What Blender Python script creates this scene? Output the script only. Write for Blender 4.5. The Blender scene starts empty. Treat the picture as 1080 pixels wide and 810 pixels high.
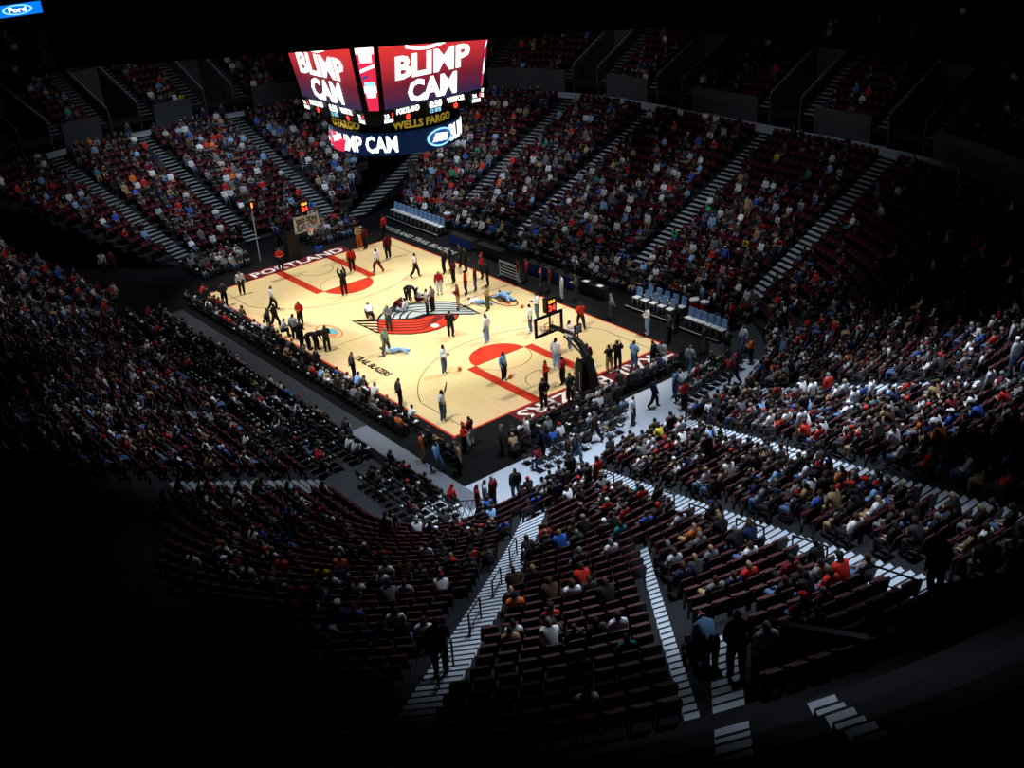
import bpy, bmesh, math, random
import numpy as np
from mathutils import Vector, Matrix, Euler

scene = bpy.context.scene
COL = scene.collection
rng = random.Random(11)
nrg = np.random.default_rng(5)

# ------------------------------------------------------------------ camera, world, lights
CX, CY, CZ = 56.3438307, -35.7909130, 27.7394916
RX, RY, RZ = 1.11012036, 0.061638140, 0.888126389
FPX = 1189.42
cam_data = bpy.data.cameras.new('camera')
cam_data.sensor_width = 36.0
cam_data.lens = FPX / 1080 * 36.0
cam_data.clip_start, cam_data.clip_end = 0.5, 400
cam = bpy.data.objects.new('camera', cam_data)
cam.location = (CX, CY, CZ)
cam.rotation_euler = (RX, RY, RZ)
COL.objects.link(cam)
scene.camera = cam
RM = Euler((RX, RY, RZ)).to_matrix()
RMN = np.array(RM)

def at(u, v, z=0.0):
    d = RM @ Vector(((u - 540) / FPX, -(v - 405) / FPX, -1))
    t = (z - CZ) / d.z
    return Vector((CX + d.x * t, CY + d.y * t, z))

def proj(P):
    q = (np.atleast_2d(np.array(P, float)) - [CX, CY, CZ]) @ RMN
    return np.stack([540 + FPX * q[:, 0] / -q[:, 2], 405 - FPX * q[:, 1] / -q[:, 2], -q[:, 2]], 1)

world = bpy.data.worlds.new('world')
scene.world = world
world.use_nodes = True
world.node_tree.nodes['Background'].inputs[0].default_value = (0.10, 0.22, 0.6, 1)
world.node_tree.nodes['Background'].inputs[1].default_value = 0.0006

scene.view_settings.view_transform = 'Standard'
scene.view_settings.look = 'None'
scene.view_settings.exposure = 0.0
scene.view_settings.gamma = 1.0
scene.view_settings.use_curve_mapping = False

def spot(name, loc, aim, power, cone, blend, color, size=0.8):
    l = bpy.data.lights.new(name, 'SPOT')
    l.energy = power
    l.color = color
    l.spot_size = math.radians(cone)
    l.spot_blend = blend
    l.shadow_soft_size = size
    o = bpy.data.objects.new(name, l)
    o.location = loc
    o.rotation_euler = (Vector(aim) - Vector(loc)).to_track_quat('-Z', 'Y').to_euler()
    COL.objects.link(o)
    return o

COOL = (0.80, 0.90, 1.0)
WARM = (1.0, 0.97, 0.90)
COURT_W, STAND_W = 35000, 23000
for x, y in [(-15, 17), (0, 18), (15, 17), (-15, -17), (0, -18), (15, -17)]:
    spot('court_light', (x, y, 33), (x * 0.62, y * 0.12, 0), COURT_W, 34, 0.55, WARM)
for (x, y, ax, ay, w, cone) in [
        (-8, 8, -12, 17, 0.85, 40), (6, 8, 2, 17, 0.45, 40), (-12, 6, -22, 15, 0.8, 42), (-14, 0, -26, 0, 1.2, 46), (-14, -9, -24, -17, 0.35, 46),       # far side, far end
        (-20, 0, -38, 0, 0.25, 50), (-12, 14, -18, 30, 0.18, 50), (6, 16, 6, 28, 0.12, 50),
        (-4, -10, -8, -16, 0.45, 38), (8, -10, 9, -16, 1.0, 42), (18, -12, 25, -20, 0.3, 34),                         # left sideline
        (20, -6, 23, -8, 1.1, 38), (22, -2, 29, -7, 1.8, 50), (20, 4, 24, 4, 0.9, 40), (32, 0, 36, 2, 2.0, 40), (32, -12, 38, -17, 0.7, 46),    # near end
        (40, -12, 43, -19, 0.75, 42), (10, 10, 12, 15, 0.5, 40)]:
    spot('stand_fill', (x, y, 33), (ax, ay, 2), STAND_W * w, cone, 0.9, COOL)  # added fill spots per stand region, standing in for spill light

# ------------------------------------------------------------------ materials
def mat(name, col, rough=0.7, noise=0.0, scale=8.0, metal=0.0, emit=None, estr=1.0, spec=0.3):
    m = bpy.data.materials.new(name)
    m.use_nodes = True
    nt = m.node_tree
    b = nt.nodes['Principled BSDF']
    b.inputs['Base Color'].default_value = (*col, 1)
    b.inputs['Roughness'].default_value = rough
    b.inputs['Metallic'].default_value = metal
    b.inputs['Specular IOR Level'].default_value = spec
    if noise:
        n = nt.nodes.new('ShaderNodeTexNoise')
        n.inputs['Scale'].default_value = scale
        n.inputs['Detail'].default_value = 3
        r = nt.nodes.new('ShaderNodeMapRange')
        r.inputs[3].default_value = 1 - noise
        r.inputs[4].default_value = 1 + noise
        nt.links.new(n.outputs['Fac'], r.inputs[0])
        v = nt.nodes.new('ShaderNodeVectorMath')
        v.operation = 'SCALE'
        v.inputs[0].default_value = col
        nt.links.new(r.outputs[0], v.inputs['Scale'])
        nt.links.new(v.outputs[0], b.inputs['Base Color'])
    if emit:
        b.inputs['Emission Color'].default_value = (*emit, 1)
        b.inputs['Emission Strength'].default_value = estr
    return m

def wood_mat():
    m = mat('court_maple', (0.8, 0.58, 0.3), 0.38, spec=0.4)
    nt = m.node_tree
    b = nt.nodes['Principled BSDF']
    tc = nt.nodes.new('ShaderNodeTexCoord')
    br = nt.nodes.new('ShaderNodeTexBrick')
    br.inputs['Color1'].default_value = (0.84, 0.65, 0.345, 1)
    br.inputs['Color2'].default_value = (0.80, 0.605, 0.31, 1)
    br.inputs['Mortar'].default_value = (0.73, 0.54, 0.27, 1)
    br.inputs['Scale'].default_value = 1.0
    br.inputs['Mortar Size'].default_value = 0.004
    br.inputs['Brick Width'].default_value = 1.6
    br.inputs['Row Height'].default_value = 0.12
    nt.links.new(tc.outputs['Object'], br.inputs['Vector'])
    no = nt.nodes.new('ShaderNodeTexNoise')
    no.inputs['Scale'].default_value = 0.35
    nt.links.new(tc.outputs['Object'], no.inputs['Vector'])
    mx = nt.nodes.new('ShaderNodeMix')
    mx.data_type = 'RGBA'
    mx.blend_type = 'MULTIPLY'
    mx.inputs['Factor'].default_value = 0.22
    nt.links.new(br.outputs['Color'], mx.inputs[6])
    nt.links.new(no.outputs['Color'], mx.inputs[7])
    nt.links.new(mx.outputs[2], b.inputs['Base Color'])
    return m

M = {}
def mk(n, *a, **k):
    M[n] = mat(n, *a, **k)
M['wood'] = wood_mat()
mk('court_red', (0.50, 0.032, 0.012), 0.4, 0.05)
mk('court_maroon', (0.11, 0.008, 0.012), 0.5)
mk('court_black', (0.006, 0.0058, 0.007), 0.7, spec=.1)
mk('court_grey', (0.36, 0.40, 0.40), 0.45, 0.05)
mk('court_line', (0.12, 0.055, 0.03), 0.5)
mk('court_white', (0.75, 0.72, 0.68), 0.5)
mk('court_cyan', (0.12, 0.42, 0.50), 0.5)
mk('court_orange', (0.75, 0.22, 0.07), 0.5)
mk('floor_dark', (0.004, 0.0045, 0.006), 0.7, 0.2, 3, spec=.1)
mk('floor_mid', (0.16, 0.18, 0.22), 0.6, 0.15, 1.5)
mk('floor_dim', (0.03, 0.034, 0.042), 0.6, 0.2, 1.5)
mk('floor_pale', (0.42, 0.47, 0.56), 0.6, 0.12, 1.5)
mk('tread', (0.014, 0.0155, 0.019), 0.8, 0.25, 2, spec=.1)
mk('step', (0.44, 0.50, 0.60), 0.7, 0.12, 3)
mk('step_dim', (0.17, 0.195, 0.22), 0.8, 0.2, 3)  # step colour darkened to carry weaker light on left, side and far-left aisles
mk('step_half_dim', (0.28, 0.31, 0.35), 0.8, 0.2, 3)  # same steps, dimness of the other far aisles put into the colour
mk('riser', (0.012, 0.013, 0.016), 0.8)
mk('wall', (0.06, 0.068, 0.078), 0.8, 0.15, 1)
mk('dark', (0.003, 0.003, 0.004), 0.9)
mk('black', (0.006, 0.006, 0.007), 0.5)
mk('rail', (0.02, 0.02, 0.022), 0.4, metal=0.6)
mk('steel', (0.55, 0.58, 0.62), 0.4, metal=0.3)
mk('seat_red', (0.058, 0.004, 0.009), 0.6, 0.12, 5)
mk('seat_shell', (0.008, 0.003, 0.004), 0.5)
mk('seat_edge', (0.030, 0.004, 0.007), 0.6)
mk('chair_black', (0.014, 0.014, 0.016), 0.5)
mk('white', (0.75, 0.77, 0.8), 0.6)
mk('blue_cover', (0.22, 0.40, 0.72), 0.6, 0.1, 8)
mk('table_blue', (0.01, 0.03, 0.22), 0.6)
mk('skin_light', (0.40, 0.25, 0.18), 0.6)
mk('skin_dark', (0.10, 0.045, 0.025), 0.6)
mk('ball', (0.55, 0.16, 0.04), 0.6, 0.1, 20)
mk('led_red', (0.02, 0, 0), 0.5, emit=(1, 0.05, 0.03), estr=2.2)
mk('led_orange', (0.02, 0, 0), 0.5, emit=(1, 0.35, 0.05), estr=2.2)
mk('led_white', (0.02, 0.02, 0.02), 0.5, emit=(0.97, 1, 0.93), estr=2.5)
mk('led_cyan', (0.0, 0.02, 0.02), 0.5, emit=(0.35, 0.8, 1), estr=1.2)
mk('led_blue', (0.0, 0.0, 0.02), 0.5, emit=(0.03, 0.14, 0.6), estr=0.6)
mk('led_brightblue', (0.0, 0.0, 0.02), 0.5, emit=(0.0, 0.22, 1.0), estr=1.0)
mk('led_navy', (0.0, 0.0, 0.02), 0.5, emit=(0.004, 0.02, 0.07), estr=0.5)
mk('led_crimson', (0.02, 0, 0), 0.5, emit=(0.85, 0.03, 0.09), estr=1.0)
mk('gold', (0.42, 0.30, 0.04), 0.5, emit=(0.42, 0.30, 0.03), estr=0.55)
M['glass'] = mat('board_glass', (0.9, 0.95, 1), 0.05)
M['glass'].node_tree.nodes['Principled BSDF'].inputs['Alpha'].default_value = 0.12

def screen_mat():
    m = bpy.data.materials.new('screen_gradient')
    m.use_nodes = True
    nt = m.node_tree
    b = nt.nodes['Principled BSDF']
    b.inputs['Base Color'].default_value = (0.01, 0.01, 0.01, 1)
    tc = nt.nodes.new('ShaderNodeTexCoord')
    sp = nt.nodes.new('ShaderNodeSeparateXYZ')
    nt.links.new(tc.outputs['Generated'], sp.inputs[0])
    r = nt.nodes.new('ShaderNodeValToRGB')
    e = r.color_ramp.elements
    e[0].position, e[0].color = 0.0, (0.02, 0.02, 0.07, 1)
    e[1].position, e[1].color = 1.0, (0.95, 0.05, 0.03, 1)
    x = e.new(0.30); x.color = (0.17, 0.012, 0.03, 1)
    x = e.new(0.62); x.color = (0.60, 0.03, 0.04, 1)
    nt.links.new(sp.outputs['Z'], r.inputs[0])
    nt.links.new(r.outputs[0], b.inputs['Emission Color'])
    b.inputs['Emission Strength'].default_value = 1.0
    return m
M['screen'] = screen_mat()

def col_attr_mat(name, rough=0.75):
    m = bpy.data.materials.new(name)
    m.use_nodes = True
    nt = m.node_tree
    a = nt.nodes.new('ShaderNodeAttribute')
    a.attribute_name = 'Col'
    nt.links.new(a.outputs['Color'], nt.nodes['Principled BSDF'].inputs['Base Color'])
    nt.nodes['Principled BSDF'].inputs['Roughness'].default_value = rough
    nt.nodes['Principled BSDF'].inputs['Specular IOR Level'].default_value = 0.2
    return m
M['crowd'] = col_attr_mat('crowd_clothing')

# ------------------------------------------------------------------ mesh helpers
class MB:
    """collects vertices, faces and material slots for one mesh"""
    def __init__(s):
        s.v, s.f, s.m, s.mats = [], [], [], []
    def mi(s, m):
        if m not in s.mats: s.mats.append(m)
        return s.mats.index(m)
    def poly(s, pts, m):
        n = len(s.v); s.v += [tuple(p) for p in pts]
        s.f.append(list(range(n, n + len(pts)))); s.m.append(s.mi(m))
    def raw(s, V, F, m):
        n = len(s.v); s.v += [tuple(p) for p in V]; k = s.mi(m)
        for f in F:
            s.f.append([i + n for i in f]); s.m.append(k)
    def box(s, c, d, m, rot=None, taper=1.0, top=None):
        c = Vector(c); hx, hy, hz = d[0] / 2, d[1] / 2, d[2] / 2
        V = []
        for z in (-1, 1):
            t = taper if z > 0 else 1
            for x, y in ((-1, -1), (1, -1), (1, 1), (-1, 1)):
                p = Vector((x * hx * t, y * hy * t, z * hz))
                V.append((rot @ p if rot else p) + c)
        n = len(s.v); s.v += [tuple(p) for p in V]; k = s.mi(m); kt = s.mi(top) if top else k
        for f, mm in (((0, 3, 2, 1), k), ((4, 5, 6, 7), kt), ((0, 1, 5, 4), k), ((1, 2, 6, 5), k), ((2, 3, 7, 6), k), ((3, 0, 4, 7), k)):
            s.f.append([i + n for i in f]); s.m.append(mm)
    def tube(s, pts, r, m, n=8):
        pts = [Vector(p) for p in pts]; rings = []
        for i, p in enumerate(pts):
            d = (pts[min(i + 1, len(pts) - 1)] - pts[max(i - 1, 0)]).normalized()
            a = d.cross(Vector((0, 0, 1)))
            if a.length < 1e-3: a = Vector((1, 0, 0))
            a.normalize(); b = d.cross(a)
            rr = r[i] if isinstance(r, (list, tuple)) else r
            rings.append([p + a * math.cos(t) * rr + b * math.sin(t) * rr for t in [k * 2 * math.pi / n for k in range(n)]])
        V = [q for R_ in rings for q in R_]; F = []
        for i in range(len(pts) - 1):
            for k in range(n):
                F.append((i * n + k, i * n + (k + 1) % n, (i + 1) * n + (k + 1) % n, (i + 1) * n + k))
        F.append(tuple(range(n - 1, -1, -1))); F.append(tuple((len(pts) - 1) * n + k for k in range(n)))
        s.raw(V, F, m)
    def prism(s, pts, z0, z1, m):
        n = len(pts)
        V = [(x, y, z0) for x, y in pts] + [(x, y, z1) for x, y in pts]
        F = [tuple(range(n - 1, -1, -1)), tuple(range(n, 2 * n))] + [(i, (i + 1) % n, n + (i + 1) % n, n + i) for i in range(n)]
        s.raw(V, F, m)
    def mesh(s, name):
        me = bpy.data.meshes.new(name)
        me.from_pydata(s.v, [], s.f)
        for m in s.mats: me.materials.append(m)
        me.polygons.foreach_set('material_index', s.m)
        me.update()
        return me
    def build(s, name, parent=None, loc=None, rz=0):
        return link(name, s.mesh(name), parent, loc, rz)

def link(name, me, parent=None, loc=None, rz=0):
    o = bpy.data.objects.new(name, me)
    COL.objects.link(o)
    if parent: o.parent = parent
    if loc is not None: o.location = loc
    if rz: o.rotation_euler = (0, 0, rz)
    return o

def empty(name, loc, rz=0):
    o = bpy.data.objects.new(name, None)
    o.empty_display_size = 0.2
    COL.objects.link(o)
    o.location = loc
    o.rotation_euler = (0, 0, rz)
    return o

def tag(o, label, cat, group=None, kind=None):
    if label: o['label'] = label
    if cat: o['category'] = cat
    if group: o['group'] = group
    if kind: o['kind'] = kind
    return o

def struct(o):
    o['kind'] = 'structure'
    return o

def text_mesh(s, size=1.0, bold=0.0, width=None, spacing=1.0):
    """vertices (x right, y up, centred) and faces of a line of lettering"""
    c = bpy.data.curves.new('t', 'FONT')
    c.body = s; c.size = size; c.offset = bold; c.resolution_u = 2
    c.space_character = spacing
    c.align_x = 'CENTER'; c.align_y = 'CENTER'
    o = bpy.data.objects.new('t', c); COL.objects.link(o)
    bpy.context.view_layer.update()
    me = bpy.data.meshes.new_from_object(o.evaluated_get(bpy.context.evaluated_depsgraph_get()))
    V = [v.co.copy() for v in me.vertices]; F = [tuple(p.vertices) for p in me.polygons]
    bpy.data.objects.remove(o); bpy.data.curves.remove(c); bpy.data.meshes.remove(me)
    if V:
        x0, x1 = min(v.x for v in V), max(v.x for v in V)
        y0, y1 = min(v.y for v in V), max(v.y for v in V)
        k = (width / (x1 - x0)) if width else 1
        for v in V:
            v.x = (v.x - (x0 + x1) / 2) * k; v.y = (v.y - (y0 + y1) / 2) * size / max(y1 - y0, 1e-6)
    return V, F

# ------------------------------------------------------------------ arena geometry
L, W, RC = 14.325, 7.62, 4.0
RN = -4.0                     # the near corner turns later and tighter than the other three
def perim(d):
    """outline at offset d from the court: list of segments (kind, data, length)"""
    sx, sy, r = L - RC, W - RC, RC + d
    nx, ny, rn = L - RN, W - RN, RN + d
    return [('l', ((L + d, -ny), (0, 1)), sy + ny), ('a', ((sx, sy), 0, r), r * math.pi / 2),
            ('l', ((sx, W + d), (-1, 0)), 2 * sx), ('a', ((-sx, sy), math.pi / 2, r), r * math.pi / 2),
            ('l', ((-L - d, sy), (0, -1)), 2 * sy), ('a', ((-sx, -sy), math.pi, r), r * math.pi / 2),
            ('l', ((-sx, -W - d), (1, 0)), sx + nx), ('a', ((nx, -ny), 1.5 * math.pi, rn), rn * math.pi / 2)]
def ring(d, step):
    out = []
    for k, data, ln in perim(d):
        n = max(1, round(ln / step))
        for i in range(n):
            t = (i + 0.5) / n
            if k == 'l':
                p, dr = data
                out.append((p[0] + dr[0] * ln * t, p[1] + dr[1] * ln * t, math.atan2(-dr[0], dr[1])))
            else:
                c, a0, r = data; a = a0 + t * math.pi / 2
                out.append((c[0] + r * math.cos(a), c[1] + r * math.sin(a), a))
    return out                      # x, y, outward angle
def ringpts(d, nl=24, nw=10, na=16):
    out = []
    for (k, data, ln), n in zip(perim(d), [nw, na, nl, na, nw, na, nl, na]):
        for i in range(n):
            t = i / n
            if k == 'l':
                p, dr = data; out.append((p[0] + dr[0] * ln * t, p[1] + dr[1] * ln * t))
            else:
                c, a0, r = data; a = a0 + t * math.pi / 2
                out.append((c[0] + r * math.cos(a), c[1] + r * math.sin(a)))
    return out
def dist(x, y):
    rc = RN if x > 0 and y < 0 else RC
    ax, ay = abs(x) - (L - rc), abs(y) - (W - rc)
    if ax <= 0 or ay <= 0: return max(abs(x) - L, abs(y) - W)
    return math.hypot(ax, ay) - rc

RD = 0.82
LOW = [(7.4 + RD * k, 0.25 + 0.37 * k) for k in range(17)]
END = [(7.4 + RD * k, 0.25 + 0.37 * k) for k in range(17, 31)]      # the near end and near corner rise in one unbroken rake
D_END = 7.4 + RD * 31
UPE = [(D_END + 1 + RD * k, 12.4 + .44 * k) for k in range(6)]
def in_end(x, y): return x > 15.6 and y < 15.5
D_CROSS0, D_CROSS1, Z_CROSS = 7.4 + RD * 17, 23.3, 0.25 + 0.37 * 17
UP = [(23.4 + RD * k, 7.75 + 0.44 * k) for k in range(18)]
D_TOP, Z_TOP = 23.4 + RD * 18, 7.75 + 0.44 * 18
def zrow(x, y):
    d = dist(x, y)
    if d < 7.4: return 0.0
    if in_end(x, y):
        k = int((d - 7.4) / RD)
        return .25 + .37 * min(k, 31) if d < D_END + 1 else 12.4 + .44 * int((d - D_END - 1) / RD)
    if d >= UP[0][0]: return 7.75 + .44 * min(int((d - 23.4) / RD), 17)
    return .25 + .37 * min(int((d - 7.4) / RD), 17)
def hit(u, v):
    """where the line of sight through a pixel meets the raked seating"""
    d = RM @ Vector(((u - 540) / FPX, -(v - 405) / FPX, -1)); d.normalize()
    t = 20.0
    while t < 170:
        P = cam.location + d * t
        if P.z <= zrow(P.x, P.y): return P
        t += 0.05
    return P

AISLES = {  # name: (x0, y0, x1, y1, half width)
    'far_a': (14.4, 15, 14.2, 46, .62), 'far_b': (4.4, 15, 3.6, 46, .62), 'far_c': (-7.6, 15, -7.6, 46, .62), 'far_d': (-15, 15.4, -18.6, 46, .62),
    'far_e': (-21.5, 11, -28, 35, .5), 'left_a': (-21.5, -5.8, -50, -14, .6), 'left_b': (-21.8, -.2, -53, -4.8, .55), 'left_c': (-21.8, 6.8, -53, 5.2, .55),
    'side_a': (14.2, -15, 15.4, -30, .8), 'side_b': (4.4, -15, 4.4, -30, .6), 'side_c': (-7.6, -15, -7.6, -30, .6), 'side_d': (-15, -15, -19, -30, .6),
    'stub': (41.4, -18.3, 46.8, -24.2, .32), 'stub_b': (45.80, -20.95, 47.91, -22.26, .3), 'corner': (24.9, -11.2, 41.0, -27.6, .5), 'strip': (34.2, -13.9, 44.5, -22.8, .16), 'end_a': (20.4, -4.9, 47.2, -15.9, .5),
    'end_b': (22, 1.0, 46, -11.3, .5), 'end_c': (21.7, 5.2, 48, .4, .9)}
def seg(a, x, y):
    """lateral distance and whether beside the aisle"""
    x0, y0, x1, y1, h = AISLES[a]
    dx, dy = x1 - x0, y1 - y0; l = math.hypot(dx, dy)
    t = ((x - x0) * dx + (y - y0) * dy) / l
    s = ((x - x0) * -dy + (y - y0) * dx) / l
    return t, s, l
VOMS = {a: (24.2, 28.8) for a in ('far_a', 'far_b', 'far_c', 'far_d', 'left_a', 'left_b', 'left_c')}
def in_vom(x, y, d=None, pad=0):
    d = dist(x, y) if d is None else d
    for a, (d0, d1) in VOMS.items():
        if d0 - pad <= d <= d1 + pad:
            t, s, l = seg(a, x, y)
            if t > 0 and abs(s) < 1.3 + pad: return a
    return None
def in_aisle(x, y, pad=0.25):
    d = dist(x, y)
    for a in AISLES:
        t, s, l = seg(a, x, y)
        if t > 0:
            h = AISLES[a][4]
            if a in VOMS and VOMS[a][0] - 1.2 <= d <= VOMS[a][1] + 1: h = 2.5
            if abs(s) < h + pad: return a
    return None
TUNNELS = [((-21.0, 10.4), (-26.5, 17.5), 2.0), ((-21, -11), (-29, -18.5), 2.9)]     # dark player tunnels in the two far corners
def in_tunnel(x, y, pad=0):
    for (x0, y0), (x1, y1), h in TUNNELS:
        dx, dy = x1 - x0, y1 - y0; l = math.hypot(dx, dy)
        t = ((x - x0) * dx + (y - y0) * dy) / l; s = ((x - x0) * -dy + (y - y0) * dx) / l
        if -2.5 < t < l and abs(s) < h + pad: return True
    return False

# --- floor
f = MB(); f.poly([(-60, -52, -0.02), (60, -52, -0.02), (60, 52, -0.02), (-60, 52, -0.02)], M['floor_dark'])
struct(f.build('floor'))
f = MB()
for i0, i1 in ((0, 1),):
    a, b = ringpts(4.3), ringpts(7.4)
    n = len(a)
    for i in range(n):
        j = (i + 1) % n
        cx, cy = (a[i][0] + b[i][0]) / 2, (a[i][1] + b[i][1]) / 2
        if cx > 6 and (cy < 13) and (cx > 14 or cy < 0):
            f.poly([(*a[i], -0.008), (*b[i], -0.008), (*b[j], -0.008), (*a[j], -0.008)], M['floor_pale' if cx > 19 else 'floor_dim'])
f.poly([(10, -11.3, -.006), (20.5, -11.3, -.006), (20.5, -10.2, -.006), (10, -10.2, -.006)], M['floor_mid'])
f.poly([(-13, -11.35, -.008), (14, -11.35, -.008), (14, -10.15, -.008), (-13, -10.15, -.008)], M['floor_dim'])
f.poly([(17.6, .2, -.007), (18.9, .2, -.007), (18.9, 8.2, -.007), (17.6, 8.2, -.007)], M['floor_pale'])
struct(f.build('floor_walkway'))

# --- raked seating
def band(mb, d0, d1, z, m, zlow=None, mr=None, keep=lambda x, y: True, fine=False):
    k = (72, 30, 40) if fine else (24, 10, 16)
    a, b = ringpts(d0, *k), ringpts(d1, *k); n = len(a)
    for i in range(n):
        j = (i + 1) % n
        cx = (a[i][0] + b[i][0] + a[j][0] + b[j][0]) / 4; cy = (a[i][1] + b[i][1] + a[j][1] + b[j][1]) / 4
        if not keep(cx, cy): continue
        mb.poly([(*a[i], z), (*b[i], z), (*b[j], z), (*a[j], z)], m)
        if zlow is not None:
            mb.poly([(*a[i], zlow), (*a[i], z), (*a[j], z), (*a[j], zlow)], mr)
        mb.poly([(*b[i], z), (*b[i], z - .45), (*b[j], z - .45), (*b[j], z)], mr or m)
mb = MB()
for k, (d, z) in enumerate(LOW):
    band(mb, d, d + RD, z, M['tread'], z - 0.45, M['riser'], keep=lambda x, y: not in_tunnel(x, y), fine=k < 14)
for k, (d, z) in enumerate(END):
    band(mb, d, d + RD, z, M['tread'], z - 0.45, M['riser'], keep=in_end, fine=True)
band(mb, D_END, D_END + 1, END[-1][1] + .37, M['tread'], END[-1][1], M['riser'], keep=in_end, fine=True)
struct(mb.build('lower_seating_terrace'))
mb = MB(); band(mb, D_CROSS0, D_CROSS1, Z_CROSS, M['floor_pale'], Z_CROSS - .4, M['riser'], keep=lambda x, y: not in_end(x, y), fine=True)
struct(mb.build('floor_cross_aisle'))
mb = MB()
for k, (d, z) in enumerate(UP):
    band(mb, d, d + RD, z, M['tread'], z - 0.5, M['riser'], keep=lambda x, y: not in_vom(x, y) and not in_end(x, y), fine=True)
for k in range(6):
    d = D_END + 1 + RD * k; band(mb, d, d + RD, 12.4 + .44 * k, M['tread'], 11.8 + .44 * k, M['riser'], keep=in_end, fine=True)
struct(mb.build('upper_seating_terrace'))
mb = MB()
a, b, n = ringpts(D_CROSS1, 72, 30, 40), ringpts(D_CROSS1 + .14, 72, 30, 40), 364
n = len(a)
for i in range(n):
    j = (i + 1) % n
    cx, cy = (a[i][0] + b[j][0]) / 2, (a[i][1] + b[j][1]) / 2
    if in_aisle(cx, cy, 0.0) and any(VOMS.get(x, (0, 0))[0] < 30 for x in [in_aisle(cx, cy, 0.0)]): continue
    z0, z1 = Z_CROSS, 8.45
    if in_end(cx, cy): continue
    mb.poly([(*a[i], z0), (*a[j], z0), (*a[j], z1), (*a[i], z1)], M['wall'])
    mb.poly([(*a[i], z1), (*a[j], z1), (*b[j], z1), (*b[i], z1)], M['wall'])
    mb.poly([(*b[i], z0), (*b[i], z1), (*b[j], z1), (*b[j], z0)], M['wall'])
struct(mb.build('wall_upper_deck_front'))
mb = MB()
a = ringpts(D_TOP)
for i in range(len(a)):
    j = (i + 1) % len(a)
    if (a[i][0] > 20 and a[i][1] < 14) or (a[i][0] > 8 and a[i][1] < 0): continue
    mb.poly([(*a[i], Z_TOP - 1), (*a[j], Z_TOP - 1), (*a[j], 38), (*a[i], 38)], M['dark'])
struct(mb.build('wall_bowl'))
mb = MB()
def wall_piece(a, s0, s1, d, h, th=.16):
    q = [along(a, t_of_d(a, d, s_), s_) for s_ in (s0, s1)]; q += [along(a, t_of_d(a, d + th, s_), s_) for s_ in (s1, s0)]
    z = zrow(*q[0]) - .2
    mb.raw([(x, y, z) for x, y in q] + [(x, y, z + h) for x, y in q], [(0, 3, 2, 1), (4, 5, 6, 7), (0, 1, 5, 4), (1, 2, 6, 5), (2, 3, 7, 6), (3, 0, 4, 7)], M['wall'])

f = MB(); f.poly([(-62, -56, 40), (-62, 56, 40), (62, 56, 40), (62, -56, 40)], M['dark']); struct(f.build('ceiling'))

# --- vomitory walls, their floors and rails
def along(a, t, s):
    x0, y0, x1, y1, h = AISLES[a]
    dx, dy = x1 - x0, y1 - y0; l = math.hypot(dx, dy); dx /= l; dy /= l
    return (x0 + dx * t - dy * s, y0 + dy * t + dx * s)
def t_of_d(a, d, s=0):
    lo, hi = -5, 45
    for _ in range(40):
        m_ = (lo + hi) / 2
        if dist(*along(a, m_, s)) < d: lo = m_
        else: hi = m_
    return lo
def wall_seg(p, q, h, th=.16):
    p, q = Vector(p), Vector(q); n = (q - p).normalized(); n = Vector((-n.y, n.x)) * th
    c = [p, q, q + n, p + n]; z = min(zrow(p.x, p.y), zrow(q.x, q.y)) - .3
    mb.raw([(v.x, v.y, z) for v in c] + [(v.x, v.y, z + h) for v in c], [(0, 3, 2, 1), (4, 5, 6, 7), (0, 1, 5, 4), (1, 2, 6, 5), (2, 3, 7, 6), (3, 0, 4, 7)], M['wall'])
wall_seg((44.6, -20.2), (46.1, -19.3), 1.7); wall_seg((46.3, -17.2), (48.4, -13.2), 1.6)
struct(mb.build('wall_end_parapet'))
for a, (d0, d1) in VOMS.items():
    mb = MB()
    t0, t1 = t_of_d(a, d0 - (.9 if d0 < 30 else 0)), t_of_d(a, d1)
    zf = Z_CROSS
    zr = lambda d: 7.75 + .44 * min(int((d - 23.4) / RD), 17)
    for s in (-1.42, 1.30):
        P = [along(a, t, s + e) for t in (t0, t1) for e in (0, .12)]
        zs0, zs1 = zr(d0) + 1.0, zr(d1) + 0.95
        V = [(*P[0], zf), (*P[1], zf), (*P[3], zf), (*P[2], zf), (*P[0], zs0), (*P[1], zs0), (*P[3], zs1), (*P[2], zs1)]
        mb.raw(V, [(0, 3, 2, 1), (4, 5, 6, 7), (0, 1, 5, 4), (1, 2, 6, 5), (2, 3, 7, 6), (3, 0, 4, 7)], M['wall'])
    P = [along(a, t1, s) for s in (-1.42, 1.42)]
    mb.poly([(*P[0], zf), (*P[1], zf), (*P[1], zr(d1) + .95), (*P[0], zr(d1) + .95)], M['wall'])
    P = [along(a, t, s) for t, s in ((t0, -1.4), (t1, -1.4), (t1, 1.4), (t0, 1.4))]
    mb.poly([(*p, zf + .01) for p in P], M['floor_dark'])
    struct(mb.build('wall_vomitory'))
    rl = MB()
    for s in (-1.36, 1.36):
        p0, p1 = along(a, t0 + .1, s), along(a, t1 - .05, s)
        q = [Vector((*p0, zr(d0) + 1.22)), Vector((*p1, zr(d1) + 1.2))]
        rl.tube(q, .028, M['steel'], 6)
        for t in (0, .33, .66, 1):
            c = q[0].lerp(q[1], t); rl.tube([c - Vector((0, 0, .3)), c], .02, M['steel'], 6)
    struct(rl.build('trim_vomitory_rail'))

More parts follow.
